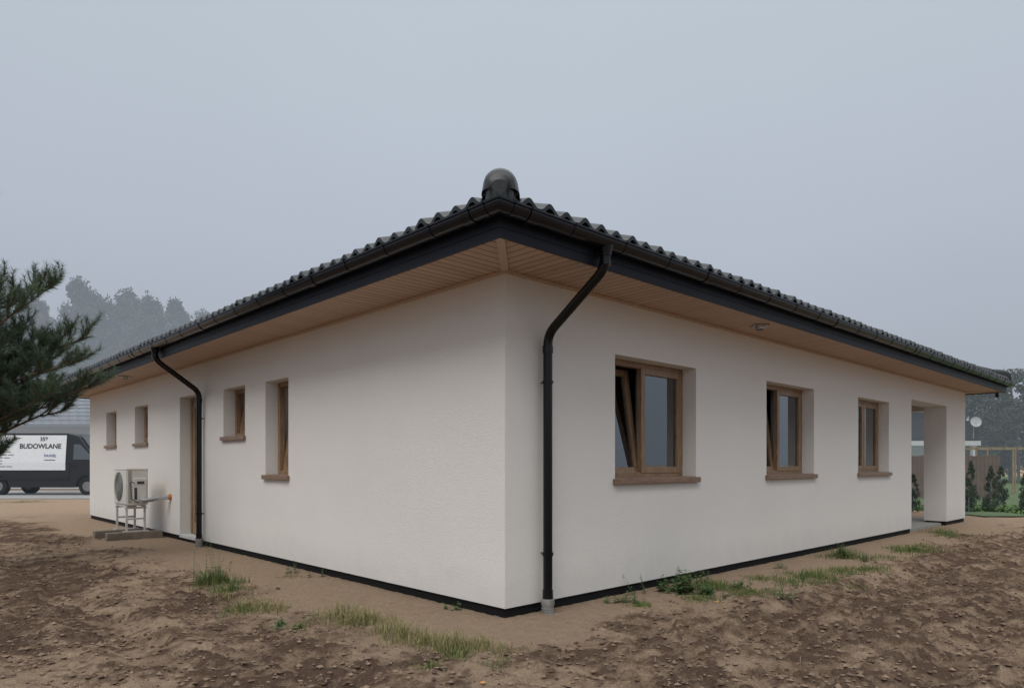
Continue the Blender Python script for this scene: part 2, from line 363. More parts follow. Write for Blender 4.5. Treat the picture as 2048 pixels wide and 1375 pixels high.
# roof
TAN = math.tan(math.radians(22)); ZR = 3.052; OR = 0.715
RX, RY = WX + 2*OR, WY + 2*OR
half = min(RX, RY) / 2
roof_mb = MB()
def wave(s):
    ph = (s / 0.2) % 1.0
    return 0.060 * (0.5 - 0.5*math.cos(2*math.pi*ph)) ** 1.1
def slope(P, e, g, Ls):
    per = 10; ns = int(Ls / 0.2 * per)
    rows = []; course = 0.34; d = 0.0
    rows.append((0.30, -0.012)); rows.append((0.0, -0.012))
    while d < half:
        rows.append((d, 0.024)); rows.append((min(d + course, half), 0.0)); d += course
    o = len(roof_mb.v)
    jit = [random.uniform(-.008,.008) for _ in range(int(Ls/0.2)+3)]
    for (dd, off) in rows:
        dm = max(0, dd)
        for i in range(ns + 1):
            s0 = Ls * i / ns; s = min(max(s0, dm), Ls - dm)
            p = P + e * s + g * dd
            jz = jit[int(s/0.2)] if wave(s) > .004 else 0
            roof_mb.v.append((p.x - (g.x*jz*1.5 if dd == 0 else 0), p.y - (g.y*jz*1.5 if dd == 0 else 0), ZR + dd*TAN + wave(s)*(1+jz*8) + off))
    for r in range(len(rows)-1):
        for i in range(ns):
            roof_mb.f.append((o+r*(ns+1)+i, o+r*(ns+1)+i+1, o+(r+1)*(ns+1)+i+1, o+(r+1)*(ns+1)+i)); roof_mb.m.append(0)
V = Vector
slope(V((-OR,-OR,0)), V((1,0,0)), V((0,1,0)), RX)
slope(V((-OR,WY+OR,0)), V((0,-1,0)), V((1,0,0)), RY)
slope(V((WX+OR,-OR,0)), V((0,1,0)), V((-1,0,0)), RY)
slope(V((WX+OR,WY+OR,0)), V((-1,0,0)), V((0,-1,0)), RX)
o1 = OV + 0.02; zd = 3.036; h2 = WX/2 + o1; zr = zd + h2*TAN - 0.05
c = [(-o1,-o1,zd),(WX+o1,-o1,zd),(WX+o1,WY+o1,zd),(-o1,WY+o1,zd)]; r1 = (WX/2, -o1+h2, zr); r2 = (WX/2, WY+o1-h2, zr)
roof_mb.add(c + [r1, r2], [(0,1,4),(1,2,5,4),(2,3,5),(3,0,4,5)])
roof = roof_mb.obj('roof', M_TILE, house, smooth=40)
mb = MB()
def capseg(p, q, r0, r1, hs=1.0, skirt=0.03, n=10):
    p = V(p); q = V(q); t = (q-p).normalized(); side = V((t.y, -t.x, 0)).normalized(); up = side.cross(t)
    if up.z < 0: up = -up
    rings = []
    for (c0, r) in ((p, r0), (q, r1)):
        row = [c0 + side*r - up*skirt] + [c0 + side*r*math.cos(math.pi*k/n) + up*r*hs*math.sin(math.pi*k/n) for k in range(n+1)] + [c0 - side*r - up*skirt]
        rings.append(row)
    m = len(rings[0]); mb.add(rings[0] + rings[1], [(j, j+1, m+j+1, m+j) for j in range(m-1)] + [tuple(range(m))])
hl = half - 0.05
for (x, y, sx, sy) in ((-OR,-OR,1,1),(WX+OR,-OR,-1,1),(WX+OR,WY+OR,-1,-1),(-OR,WY+OR,1,-1)):
    d = 0.10
    while d < hl:
        e2 = min(d+0.27, hl+0.02)
        capseg((x+sx*d, y+sy*d, ZR+d*TAN+0.055), (x+sx*e2, y+sy*e2, ZR+e2*TAN+0.045), 0.125, 0.112, 0.9)
        d += 0.25
    prof = [(-0.03,0.050,0.60),(-0.025,0.078,0.90),(-0.005,0.103,1.05),(0.03,0.118,1.14),(0.08,0.126,1.18),(0.17,0.126,1.18),(0.26,0.120,1.15)]
    for k in range(len(prof)-1):
        (d0,ra,ha),(d1,rb,hb) = prof[k], prof[k+1]
        z0 = ZR + 0.116 + 0.15*d0; z1 = ZR + 0.116 + 0.15*d1
        p0 = V((x+sx*(d0+.06), y+sy*(d0+.06), z0)); p1 = V((x+sx*(d1+.06), y+sy*(d1+.06), z1))
        t = V((sx,sy,0)).normalized(); side = V((t.y,-t.x,0))
        rows = []
        for (c0, r, h) in ((p0,ra,ha),(p1,rb,hb)):
            rows.append([c0+side*r*0.84-V((0,0,.10))] + [c0+side*r*0.86-V((0,0,.035))] + [c0+side*r*1.08-V((0,0,.03))] + [c0+side*r*math.cos(math.pi*j/12)+V((0,0,r*h*math.sin(math.pi*j/12)**0.85)) for j in range(1,12)] + [c0-side*r*1.08-V((0,0,.03))] + [c0-side*r*.86-V((0,0,.035))] + [c0-side*r*0.84-V((0,0,.10))])
        m = len(rows[0]); mb.add(rows[0]+rows[1], [(j,j+1,m+j+1,m+j) for j in range(m-1)] + ([tuple(range(m))] if k == 0 else []))
y0, y1 = -OR+half, WY+OR-half
d = y0-0.1
while d < y1+0.1:
    capseg((WX/2, d, ZR+half*TAN+0.05), (WX/2, d+0.3, ZR+half*TAN+0.04), 0.125, 0.112, 0.9); d += 0.28
mb.obj('ridge_tiles', M_TILE, roof, smooth=50)

# windows
def window(F, o, kind, sillw=0.035):
    u0, u1, z0, z1 = o
    n0, n1 = 0.17, 0.24
    fw = 0.062
    mb = MB()
    def B(m, a0, a1, b0, b1, c0, c1):
        p = F(a0, b0, c0); q_ = F(a1, b1, c1)
        m.box(tuple(map(min, p, q_)), tuple(map(max, p, q_)))
    e = 0.002
    B(mb, u0+e, u0+fw, n0, n1, z0+e, z1-e); B(mb, u1-fw, u1-e, n0, n1, z0+e, z1-e)
    B(mb, u0+fw, u1-fw, n0, n1, z1-fw, z1-e); B(mb, u0+fw, u1-fw, n0, n1, z0+e, z0+fw)
    if kind != 'single_l' and kind != 'single_tilt':
        um = u0 + (u1-u0)*0.49
        B(mb, um-0.03, um+0.03, n0+0.004, n1, z0+fw, z1-fw)
    win = mb.obj('window', M_OAK, house, bevel=0.004)
    def sash(a, b, tilt):
        c0, c1 = z0+fw-0.012, z1-fw+0.012
        sw = 0.068; m0, m1 = n0-0.008, n0+0.055
        if tilt: m0, m1 = n1-0.03, n1+0.035
        mbs = MB(); mbg = MB()
        def bx(m, a0, a1, b0, b1, cc0, cc1):
            pts = []
            for (uu, nn, zz) in ((a0,b0,cc0),(a1,b0,cc0),(a1,b1,cc0),(a0,b1,cc0),(a0,b0,cc1),(a1,b0,cc1),(a1,b1,cc1),(a0,b1,cc1)):
                if tilt:
                    th = math.radians(tilt); dn, dz = nn - m0, zz - c0
                    nn, zz = m0 + dn*math.cos(th) + dz*math.sin(th), c0 + dz*math.cos(th) - dn*math.sin(th)
                pts.append(F(uu, nn, zz))
            m.add(pts, [(0,3,2,1),(4,5,6,7),(0,1,5,4),(1,2,6,5),(2,3,7,6),(3,0,4,7)])
        bx(mbs, a, a+sw, m0, m1, c0, c1); bx(mbs, b-sw, b, m0, m1, c0, c1)
        bx(mbs, a+sw, b-sw, m0, m1, c1-sw, c1); bx(mbs, a+sw, b-sw, m0, m1, c0, c0+sw)
        s = mbs.obj('sash', M_OAK, win, bevel=0.006)
        mm = (m0+m1)/2
        bx(mbg, a+sw-0.003, b-sw+0.003, mm-0.003, mm+0.003, c0+sw-0.003, c1-sw+0.003)
        mbg.obj('glass', M_GLASS, win)
    def curtain(a, b, amp=1.0, nn=.30):
        mbc = MB(); nseg = 60
        vs = []
        for i in range(nseg+1):
            u = a + (b-a)*i/nseg; n = nn + amp*(0.012*math.sin(i*0.9) + 0.006*math.sin(i*2.3))
            vs += [F(u, n, z0+0.03), F(u, n, z1-0.03)]
        mbc.add(vs, [(2*i, 2*i+2, 2*i+3, 2*i+1) for i in range(nseg)])
        mbc.obj('curtain', M_CURT, win, smooth=80)
    if kind == 'double':
        sash(u0+fw-0.012, um-0.03+0.01, 8.0); sash(um-0.03-0.028, u1-fw+0.012, 0)
        curtain(um+.03, u1-0.05, .25)
    elif kind == 'double_closed':
        sash(u0+fw-0.012, um+0.0, 0); sash(um+0.004, u1-fw+0.012, 0); curtain(u0+0.05, u1-0.05, .3)
    elif kind == 'single_tilt':
        sash(u0+fw-0.012, u1-fw+0.012, 8.0)
    else:
        sash(u0+fw-0.012, u1-fw+0.012, 0)
    ms = MB()
    B(ms, u0-sillw, u1+sillw, -0.045, -0.001, z0-0.052, z0+0.006)
    B(ms, u0+0.002, u1-0.002, -0.001, n0-0.002, z0+0.001, z0+0.014)
    ms.obj('sill', M_SILL, win, bevel=0.008)
    return win
window(FR, win_r[0], 'double'); window(FR, win_r[1], 'double'); window(FR, win_r[2], 'double_closed')
window(FL, win_l[0], 'single_tilt'); window(FL, win_l[1], 'single_tilt'); window(FL, win_l[2], 'single_l'); window(FL, win_l[3], 'single_l')

# door
mb = MB(); a, b, z0, z1 = door; n0, n1 = 0.17, 0.25
mb.box((n0,a+.002,z0),(n1,a+.07,z1-.002)); mb.box((n0,b-.07,z0),(n1,b-.002,z1-.002)); mb.box((n0,a+.07,z1-.07),(n1,b-.07,z1-.002))
dr = mb.obj('door', M_OAK, house, bevel=0.004)
mb = MB(); mb.box((n0+.01,a+.07,z0+.02),(n1-.01,a+.18,z1-.07)); mb.box((n0+.01,b-.18,z0+.02),(n1-.01,b-.07,z1-.07)); mb.box((n0+.01,a+.18,z1-.18),(n1-.01,b-.18,z1-.07)); mb.box((n0+.01,a+.18,z0+.02),(n1-.01,b-.18,z0+.22))
mb.obj('door_leaf', M_OAK, dr, bevel=0.004)
mb = MB(); mb.box((.205,a+.178,z0+.218),(.211,b-.178,z1-.178)); mb.obj('glass', M_GLASS, dr)
mb = MB(); mb.tube(bendpts([(n0+.01,a+.12,1.05),(n0-.05,a+.12,1.05),(n0-.05,a+.25,1.05)],.02,4),.009,8); mb.obj('handle', M_CHROME, dr, smooth=40)
mb = MB(); mb.box((-0.01,a+.003,z0-.03),(n0+.0,b-.003,z0+.02)); mb.box((n0-.03,a+.005,z0+.021),(n0-.002,a+.1,z0+.2)); mb.obj('threshold', M_DOORW, dr, bevel=0.003)

def downpipe(F, u):
    mb = MB(); r = 0.040; off = -0.082
    path = bendpts([F(u,-GC,2.955), F(u,-GC,2.80), F(u,off,2.36), F(u,off,0.10)], 0.10, 7)
    mb.tube(path, r, 16)
    mb.tube([F(u,-GC,2.972), F(u,-GC,2.925), F(u,-GC,2.89)], [0.062,0.052,0.046], 16)
    for (p0,p1) in ((F(u,-GC,2.80+.02),F(u,-GC,2.86)), (F(u,off,2.20),F(u,off,2.26)), (F(u,off,.09),F(u,off,.17)), (F(u,off,.46),F(u,off,.49))):
        mb.tube([p0,p1], r+.0055, 16)
    for z in (1.95, 0.48):
        mb.tube([F(u,off,z-.012),F(u,off,z+.012)], r+.009, 16); mb.tube([F(u,off,z),F(u,-.002,z)], .007, 6)
    p = mb.obj('downpipe', M_PIPE, house, smooth=40)
    mb = MB(); mb.tube([F(u,off,-.15),F(u,off,.035),F(u,off,.045),F(u,off,.095)], [.052,.052,.058,.058], 16)
    for k in range(6): mb.tube([F(u,off,-.10+k*.022),F(u,off,-.092+k*.022)], .056, 16)
    mb.obj('drain_socket', M_PVC, p, smooth=40)
downpipe(FR, 0.425); downpipe(FL, 6.88)

for (x, y) in ((3.657,-0.372),(-0.40,9.75)):
    mb = MB(); z = zS
    M_ = Matrix.Translation((x,y,0)) @ Matrix.Rotation(math.radians(45),4,'Z')
    mb.box((-.085,-.085,z-.018),(.085,.085,z-.002),0,M_); mb.tube([(x,y,z-.018),(x,y,z-.05)],[.055,.05],16)
    lp = mb.obj('ceiling_lamp', M_CHROME, house, bevel=0.003)
    mb = MB(); mb.tube([(x,y,z-.050),(x,y,z-.054)],[.043,.043],16); mb.obj('lens', M_GRILL, lp)
mb = MB(); p = V((WX+0.45,-0.5,2.82)); mb.tube([p,p-V((0,0,.06))],.035,12); mb.tube([p-V((0,0,.06)),p-V((0,0,.09)),p-V((0,0,.105))],[.045,.04,.015],12)
mb.obj('security_camera', M_PIPE, house, smooth=40)

# ------------------------------------------------------------------ ground
tabs = [rng.random((256,256)) for _ in range(8)]
def vn(x, y, s):
    t = tabs[s]; xi = np.floor(x).astype(int); yi = np.floor(y).astype(int); fx = x-xi; fy = y-yi
    fx = fx*fx*(3-2*fx); fy = fy*fy*(3-2*fy)
    a = t[xi%256, yi%256]; b = t[(xi+1)%256, yi%256]; c = t[xi%256,(yi+1)%256]; d = t[(xi+1)%256,(yi+1)%256]
    return (a*(1-fx)+b*fx)*(1-fy) + (c*(1-fx)+d*fx)*fy
def fbm(x, y, s, oct=4, g=0.5):
    r = 0; a = 1; tot = 0
    for k in range(oct):
        r = r + a*vn(x*2**k+17.3*k, y*2**k+5.1*k, (s+k)%8); tot += a; a *= g
    return r/tot
def sst(a, b, x):
    t = np.clip((x-a)/(b-a), 0, 1); return t*t*(3-2*t)
def ground_fn(x, y):
    dx = x-CX; dy = y-CY
    lx = dx*cA + dy*sA; ly = -dx*sA + dy*cA
    ox = np.maximum(np.maximum(-lx, lx-WX), 0); oy = np.maximum(np.maximum(-ly, ly-WY), 0)
    d = np.hypot(ox, oy)
    wob = fbm(x*0.9, y*0.9, 1, 3) - 0.5
    near = 1 - sst(13, 19, y)
    right = sst(-0.8, 1.2, lx - ly*0.3)
    rough = sst(0.50, 1.35, d + wob*1.6) * near
    patch = sst(0.38, 0.60, fbm(x*0.75+3, y*0.75, 2, 4))
    wx = x + 0.2*(fbm(x*2.7,y*2.7,6,3)-.5); wy = y + 0.2*(fbm(x*2.7+9,y*2.7,7,3)-.5)
    clod = np.abs(fbm(wx*5.2, wy*5.2, 3, 4, 0.65) - 0.5)*2
    clod2 = fbm(wx*15, wy*15, 4, 3, 0.7) - 0.5
    lump = sst(.50,.62, fbm(wx*10+4, wy*10, 0, 3, .65))
    foot = sst(.56,.66, fbm(wx*2.6+40, wy*2.6, 5, 2, .4))
    und = (fbm(x*0.35, y*0.35, 5, 2) - 0.5)*0.07 * sst(0.8, 3, d)*near
    tr = fbm(lx*1.1, ly*5.5, 2, 3) ; tl = fbm(lx*5.5, ly*1.1, 4, 3)
    drag = (right*tr + (1-right)*tl - 0.5)
    h = -0.028 + und + rough*((clod-0.3)*0.044*(0.5+0.6*patch) + clod2*0.044 + lump*0.023*(.4+.6*patch) + drag*0.045 - foot*0.018) + (1-rough)*(clod2*0.014+(clod-.3)*0.010)
    rut = 0
    for c0 in (-1.55, -2.75, -3.7):
        w = ly - c0 + 0.22*(fbm(lx*0.4, lx*0+c0, 6, 2)-0.5)*2
        on = right*near*sst(.2,2,lx+1)
        h = h + on*(-0.042*np.exp(-(w/0.15)**2) + 0.030*np.exp(-((np.abs(w)-0.27)/0.08)**2)*(.2+1.5*vn(lx*7,ly*7,1)) + 0.011*np.exp(-(w/0.15)**2)*np.sin(lx*38 + w*9))
        rut = rut + on*np.exp(-(w/0.2)**2)
    left = (1-right)*sst(-1,1,ly)
    for c0 in (-2.3, -3.9):
        w = lx - c0 + 0.25*(fbm(ly*0.4, ly*0+c0, 7, 2)-0.5)*2
        h = h + left*near*(-0.035*np.exp(-(w/0.2)**2) + 0.022*np.exp(-((np.abs(w)-0.33)/0.1)**2))
    far = sst(.3,2.6,d)
    soil = rough*(0.12 + 0.32*patch*(1-.5*right) + 0.15*right*far + 0.13*(1-right)*far + 0.44*(fbm(x*3.5,y*3.5,5,5,.7)-0.5)*2 + 0.22*lump - 0.10*(1-lump) - .12*(clod-.3) + .12*rut) - (1-rough)*0.10
    soil = np.where(y > 18, -0.25, soil)
    return h, soil
def span(*segs):
    out = []
    for a, b, s in segs: out += list(np.arange(a, b, s))
    return out
gx = [-500,-300,-180,-110,-70,-45,-30,-22,-17] + span((-14,-5,.06),(-5,5,.022),(5,14,.06)) + [14,17,22,30,45,70,110,180,300,500]
gy = [-200,-100,-50,-20,-8,-3,0,1.5,2.4] + span((3.0,6.5,.019),(6.5,9,.03),(9,13,.05),(13,19,.1)) + [19,20,21,23,26,30,35,42,55,75,110,170,280,450,700]
gx = np.array(gx, float); gy = np.array(gy, float)
X, Y = np.meshgrid(gx, gy); H, S = ground_fn(X, Y)
verts = np.stack([X.ravel(), Y.ravel(), H.ravel()], 1)
nx, ny = len(gx), len(gy); idx = np.arange(nx*ny).reshape(ny, nx)
faces = np.stack([idx[:-1,:-1].ravel(), idx[:-1,1:].ravel(), idx[1:,1:].ravel(), idx[1:,:-1].ravel()], 1)
gr = mesh_np('ground', verts, faces, ground_mat(), smooth=True)
at = gr.data.attributes.new('soil', 'FLOAT', 'POINT'); at.data.foreach_set('value', S.ravel().astype(np.float32))
gr['kind'] = 'structure'
def gh(x, y): return float(ground_fn(np.array([float(x)]), np.array([float(y)]))[0][0])

def crumbs(name, n, mat, area, smin, smax, minrough=0.0, pw=3.5):
    ico = np.array([(0,0,1),(.9,0,.3),(.28,.85,.3),(-.72,.53,.3),(-.72,-.53,.3),(.28,-.85,.3),(0,0,-.6)])
    fc = np.array([(0,1,2),(0,2,3),(0,3,4),(0,4,5),(0,5,1),(6,2,1),(6,3,2),(6,4,3),(6,5,4),(6,1,5)])
    x = rng.uniform(area[0], area[1], n); y = area[2] + (area[3]-area[2])*rng.random(n)**1.6
    h, s = ground_fn(x, y); lx = (x-CX)*cA+(y-CY)*sA; ly = -(x-CX)*sA+(y-CY)*cA
    ok = ~((lx > -0.1) & (ly > -0.1)) & (s > minrough + rng.random(n)*0.35)
    x, y, h = x[ok], y[ok], h[ok]; n = len(x)
    sz = smin + (smax-smin)*rng.random(n)**pw
    v = ico[None] * (1 + rng.uniform(-.5,.5,(n,7,3))) * sz[:,None,None] * np.array([1,1,.7])
    a = rng.random(n)*6.28; ca, sa = np.cos(a)[:,None], np.sin(a)[:,None]
    vx = v[:,:,0]*ca - v[:,:,1]*sa; vy = v[:,:,0]*sa + v[:,:,1]*ca
    V3 = np.stack([vx + x[:,None], vy + y[:,None], v[:,:,2] + h[:,None] + sz[:,None]*0.1], 2).reshape(-1,3)
    F3 = (fc[None] + (np.arange(n)*7)[:,None,None]).reshape(-1,3)
    o = mesh_np(name, V3, F3, mat, smooth=False); return o
M_CLOD = simple('soil_clod', (0.25,0.18,0.13), (0.10,0.068,0.05), rough=0.97, island=True, spec=0.05, bump=0.5, bscale=80)
cl = crumbs('soil_clods', 90000, M_CLOD, (-8,10,3.2,13), 0.003, 0.026, 0.0, 4.0); cl['kind'] = 'stuff'; top(cl, 'crumbled brown soil clods scattered on bare sandy ground', 'soil')
M_PEB = simple('pale_pebble', (0.5,0.46,0.4), (0.30,0.25,0.2), rough=0.8, island=True)
pb = crumbs('pebbles', 1200, M_PEB, (-8,10,3.4,12), 0.003, 0.009, -0.4); pb['kind'] = 'stuff'; top(pb, 'small pale pebbles and chips on bare sandy ground', 'pebbles')
n = 900; x = rng.uniform(-6,8,n); y = 3.6 + 6*rng.random(n)**1.4; lx = (x-CX)*cA+(y-CY)*sA; ly = -(x-CX)*sA+(y-CY)*cA
ok = ~((lx > -0.05) & (ly > -0.05)); x, y = x[ok], y[ok]; n = len(x); an = rng.random(n)*6.28; ls = rng.uniform(.01,.05,n); wd = .0013
ex, ey = x+np.cos(an)*ls, y+np.sin(an)*ls; h0, _ = ground_fn(x,y); h1, _ = ground_fn(ex,ey); px_, py_ = -np.sin(an)*wd, np.cos(an)*wd
v = np.stack([np.stack([x-px_,y-py_,h0+.006],1),np.stack([x+px_,y+py_,h0+.006],1),np.stack([ex+px_,ey+py_,h1+.010],1),np.stack([ex-px_,ey-py_,h1+.010],1)],1).reshape(-1,3)
st = mesh_np('straw_litter', v, np.arange(n*4).reshape(-1,4), simple('dead_straw',(.42,.34,.22),(.14,.10,.07),rough=.9,island=True)); st['kind'] = 'stuff'; top(st, 'dry straw and twig litter lying on the sand', 'litter')
M_LEAF = simple('orange_leaf', (.55,.27,.07), (.42,.2,.06), rough=.7)
for (x,y,r) in ((-.17,3.98,.5),(-6.7,11.55,1.2),(-6.45,11.5,2),(1.9,6.35,.2)):
    mb = MB(); L_ = .022
    mb.add([(-L_,0,0),(-L_*.3,L_*.5,.004),(L_*.6,L_*.35,.007),(L_,0,.003),(L_*.6,-L_*.4,.006),(-L_*.3,-L_*.5,.002),(0,0,-.001)], [(0,6,1),(1,6,2),(2,6,3),(3,6,4),(4,6,5),(5,6,0)])
    o = mb.obj('fallen_leaf', M_LEAF); o.location = (x,y,gh(x,y)+.012); o.rotation_euler = (.2,.15,r); top(o, 'small orange fallen leaf on the brown soil', 'leaf', 'fallen leaves on the soil')

# ------------------------------------------------------------------ plants on the ground
def grass_arrays(n, rad, hmin, hmax, w, lean=0.5, flat=1.0):
    a = rng.random(n)*6.28; rr = rad*rng.random(n)**.75*(1+.35*np.sin(a*3+rng.random()*6)); bx = rr*np.cos(a); by = rr*np.sin(a)*flat
    h = hmin + (hmax-hmin)*rng.random(n)**1.7*np.clip(1-.5*(rr/rad),.2,1); la = rng.random(n)*6.28; le = rng.uniform(0.1, 1, n)*lean*h
    dx, dy = np.cos(la), np.sin(la); px, py = -dy*w, dx*w
    def P(t, ww, off): 
        return np.stack([bx+dx*le*t**1.8+px*ww*off, by+dy*le*t**1.8+py*ww*off, h*t*(1-0.25*t*lean)], 1)
    v = np.stack([P(0,1,-1),P(0,1,1),P(.45,.9,-1),P(.45,.9,1),P(.8,.5,-1),P(.8,.5,1),P(1.0,.05,-1),P(1.0,.05,1)],1).reshape(-1,3)
    f = np.array([(0,1,3,2),(2,3,5,4),(4,5,7,6)]); F = (f[None]+(np.arange(n)*8)[:,None,None]).reshape(-1,4)
    return v, F
def weed_arrays(nst, h, leaf):
    vs = []; fs = []; o = 0
    for _ in range(nst):
        a = random.random()*6.28; ln = random.uniform(.05,.55)*h; hh = h*random.uniform(.4,1)
        base = V((random.gauss(0,.05), random.gauss(0,.05), 0)); tip = base + V((math.cos(a)*ln, math.sin(a)*ln, hh))
        d = (tip-base); s = V((-math.sin(a), math.cos(a), 0))*0.0025
        vs += [base-s, base+s, tip+s*.4, tip-s*.4]; fs.append((o,o+1,o+2,o+3)); o += 4
        nl = int(10 + hh*50)
        for k in range(nl):
            t = 0.1 + 0.9*k/nl; p = base + d*t; b = random.random()*6.28
            l = leaf*(1.15-0.7*t)*random.uniform(.7,1.2); dd = V((math.cos(b), math.sin(b), random.uniform(-.1,.6))).normalized(); w = V((-dd.y, dd.x, 0)).normalized()*l*0.22
            vs += [p, p+dd*l*.5+w, p+dd*l+V((0,0,-l*.15)), p+dd*l*.5-w]; fs.append((o,o+1,o+2,o+3)); o += 4
    return np.array([tuple(v) for v in vs]), np.array(fs)
M_GRASS = simple('green_grass', (0.075,0.125,0.035), (0.16,0.17,0.06), rough=0.7, island=True, spec=0.2)
M_DRY = simple('dry_grass', (0.34,0.27,0.14), (0.12,0.145,0.052), rough=0.8, island=True, spec=0.2)
M_WEED = simple('weed_leaf', (0.045,0.095,0.028), (0.09,0.15,0.048), rough=0.6, island=True, spec=0.3)
def grass_field(name, spots, w, lean, mat, label):
    av, af, o = [], [], 0
    for (x,y,n,r,h0,h1) in spots:
        v, f = grass_arrays(n, r, h0, h1, w, lean); v[:,0] += x; v[:,1] += y
        base_h, _ = ground_fn(v[:,0], v[:,1]); v[:,2] += base_h - .004
        av.append(v); af.append(f+o); o += len(v)
    g = mesh_np(name, np.concatenate(av), np.concatenate(af), mat); g['kind'] = 'stuff'; top(g, label, 'grass')
grass_field('dry_grass', ((-1.42,5.66,620,.24,.03,.24),(-1.15,5.55,460,.2,.03,.21),(-.82,5.06,520,.20,.03,.23),(-.62,4.86,480,.18,.03,.20),(-.40,4.80,620,.20,.03,.24),(-.97,5.26,300,.18,.03,.16),(-2.31,6.05,560,.22,.04,.19),(-2.08,5.95,280,.16,.04,.15),(-.2,4.75,260,.14,.03,.16),(-1.28,5.5,240,.18,.03,.14),(-.05,4.62,120,.14,.02,.13),(-2.75,6.5,160,.2,.03,.15)), .0017, .8, M_DRY, 'dry yellowish green grass tufts on sandy soil')
grass_field('grass', ((-3.16,7.3,650,.26,.05,.28),(-2.85,6.9,340,.22,.04,.17),(-.08,4.36,60,.14,.03,.10),(-1.67,5.39,90,.10,.03,.09),(-.51,4.3,90,.10,.02,.09),(-2.35,5.98,260,.2,.03,.13),(-.40,4.66,260,.14,.02,.13),(-1.2,5.5,220,.2,.02,.12),(2.09,7.05,750,.28,.03,.15),(2.33,6.75,400,.24,.03,.11),(1.75,6.45,300,.2,.03,.10),(3.40,7.70,900,.38,.03,.14),(3.0,7.35,380,.3,.03,.11),(3.9,8.1,500,.32,.03,.11),(4.30,8.23,420,.28,.03,.11),(4.55,9.36,650,.32,.05,.22),(5.85,10.0,850,.40,.05,.16),(6.3,10.5,280,.28,.03,.12),(7.74,12.1,350,.3,.04,.15),(7.9,12.6,350,.3,.05,.22),(1.15,6.16,160,.12,.03,.10),(5.1,9.3,220,.25,.03,.08),(2.75,7.6,220,.2,.03,.09),(2.6,6.9,160,.2,.02,.07),(3.6,7.2,160,.25,.02,.07),(-2.5,7.75,90,.15,.02,.07),(-16.2,22.8,500,.8,.03,.12),(-17.3,22.6,400,.7,.03,.10)), .0024, .7, M_GRASS, 'low green grass patches on bare sand beside house')
for (x,y,n,h,l) in ((-3.13,7.32,8,.52,.05),(-3.3,7.2,5,.38,.05),(-2.61,8.05,4,.15,.05),(1.71,6.80,16,.27,.08),(1.55,6.9,10,.16,.07),(1.9,6.8,12,.15,.07),(1.25,6.75,4,.26,.035),(1.12,6.25,7,.13,.05),(2.48,6.27,6,.17,.05),(-1.90,5.47,5,.09,.06),(-.52,6.02,3,.10,.05),(.98,6.35,6,.10,.05),(4.5,9.3,12,.24,.07),(4.6,8.95,6,.14,.05),(3.3,8.35,4,.12,.05),(-2.2,7.75,3,.09,.05),(1.9,6.5,6,.09,.05),(2.35,7.05,8,.13,.06),(3.3,7.75,8,.10,.05),(5.8,10.0,8,.12,.05),(2.0,7.2,8,.18,.06),(-2.9,7.0,6,.14,.05)):
    v, f = weed_arrays(n, h, l)
    o = mesh_np('weed_plant', v, f, M_WEED); o.location = (x, y, gh(x,y)-.006)
    top(o, 'leafy green weed growing on sandy soil by wall', 'weed', 'weeds growing by the house')

# ------------------------------------------------------------------ lawn and road
M_LAWN = simple('lawn_turf', (0.075,0.12,0.035), (0.05,0.085,0.03), rough=0.9, scale=3, bump=0.6, bscale=60, haze=0.04)
mb = MB(); mb.quad((11.3,16.4,0.0),(90,16.4,0.0),(90,70,0.0),(8.0,70,0.0)); lw = mb.obj('lawn', M_LAWN); lw['kind'] = 'structure'
v, f = grass_arrays(9000, 1.0, .03, .14, .006, .6); v[:,0] = v[:,0]*5+15.5
v[:,1] = v[:,1]*2.2+18.4
M_LG = simple('lawn_blades', (0.09,0.15,0.04), (0.05,0.10,0.03), rough=0.8, island=True)
lg = mesh_np('lawn_grass', v, f, M_LG); lg['kind'] = 'stuff'; top(lg, 'green lawn grass along the edge of bare soil', 'grass')
M_ROAD = simple('grey_paving', (0.30,0.29,0.28), (0.24,0.235,0.225), rough=0.9, scale=2, bump=0.3, haze=0.1)
mb = MB(); mb.box((-80,24.6,-0.1),(-9,31.5,0.02)); rd = mb.obj('road', M_ROAD); rd['kind'] = 'structure'

# ------------------------------------------------------------------ outdoor unit on legs
ac = empty('air_conditioner', (CX,CY,0), ANG); top(ac, 'cream heat pump outdoor unit on white steel legs by wall', 'air conditioner')
x0,x1,ya,yb,z0,z1 = -.65,-.31,8.68,9.48,.547,1.17
mb = MB(); mb.box((x0+.02,ya,z0),(x1,yb,z1)); mb.box((x0+.01,ya-.006,z1-.03),(x1+.006,yb+.006,z1+.006)); body = mb.obj('body', M_CREAM, ac, bevel=0.012)
mb = MB(); yc, zc, rr = ya+.47, (z0+z1)/2, .25
mb.box((x0+.008,ya+.01,z0+.02),(x0+.019,yb-.01,z1-.04)); 
mb.obj('front_panel', M_CREAM, ac, bevel=0.004)
mb = MB(); mb.tube([(x0+.006,yc,zc),(x0+.0075,yc,zc)], rr, 32); fan = mb.obj('fan_opening', M_GRILL, ac)
mb = MB()
for k in range(1,8):
    R = rr*k/7; pts = [(x0-.004, yc+R*math.cos(t*math.pi/16), zc+R*math.sin(t*math.pi/16)) for t in range(33)]; mb.tube(pts, .0035, 4, 0, False)
for k in range(12):
    an = k*math.pi/6; mb.tube([(x0-.006,yc,zc),(x0-.004,yc+rr*math.cos(an),zc+rr*math.sin(an))], .003, 4)
mb.obj('fan_grille', M_GFIN, fan)
mb = MB()
mb.box((x0+.10,ya-.035,z0+.06),(x1-.03,ya-.0065,z1-.16)); mb.obj('valve_cover', M_CREAM, ac, bevel=0.012)
mb = MB(); mb.box((x0+.16,ya-.042,z1-.26),(x0+.27,ya-.0355,z1-.215)); mb.obj('dark_label', M_GRILL, ac)
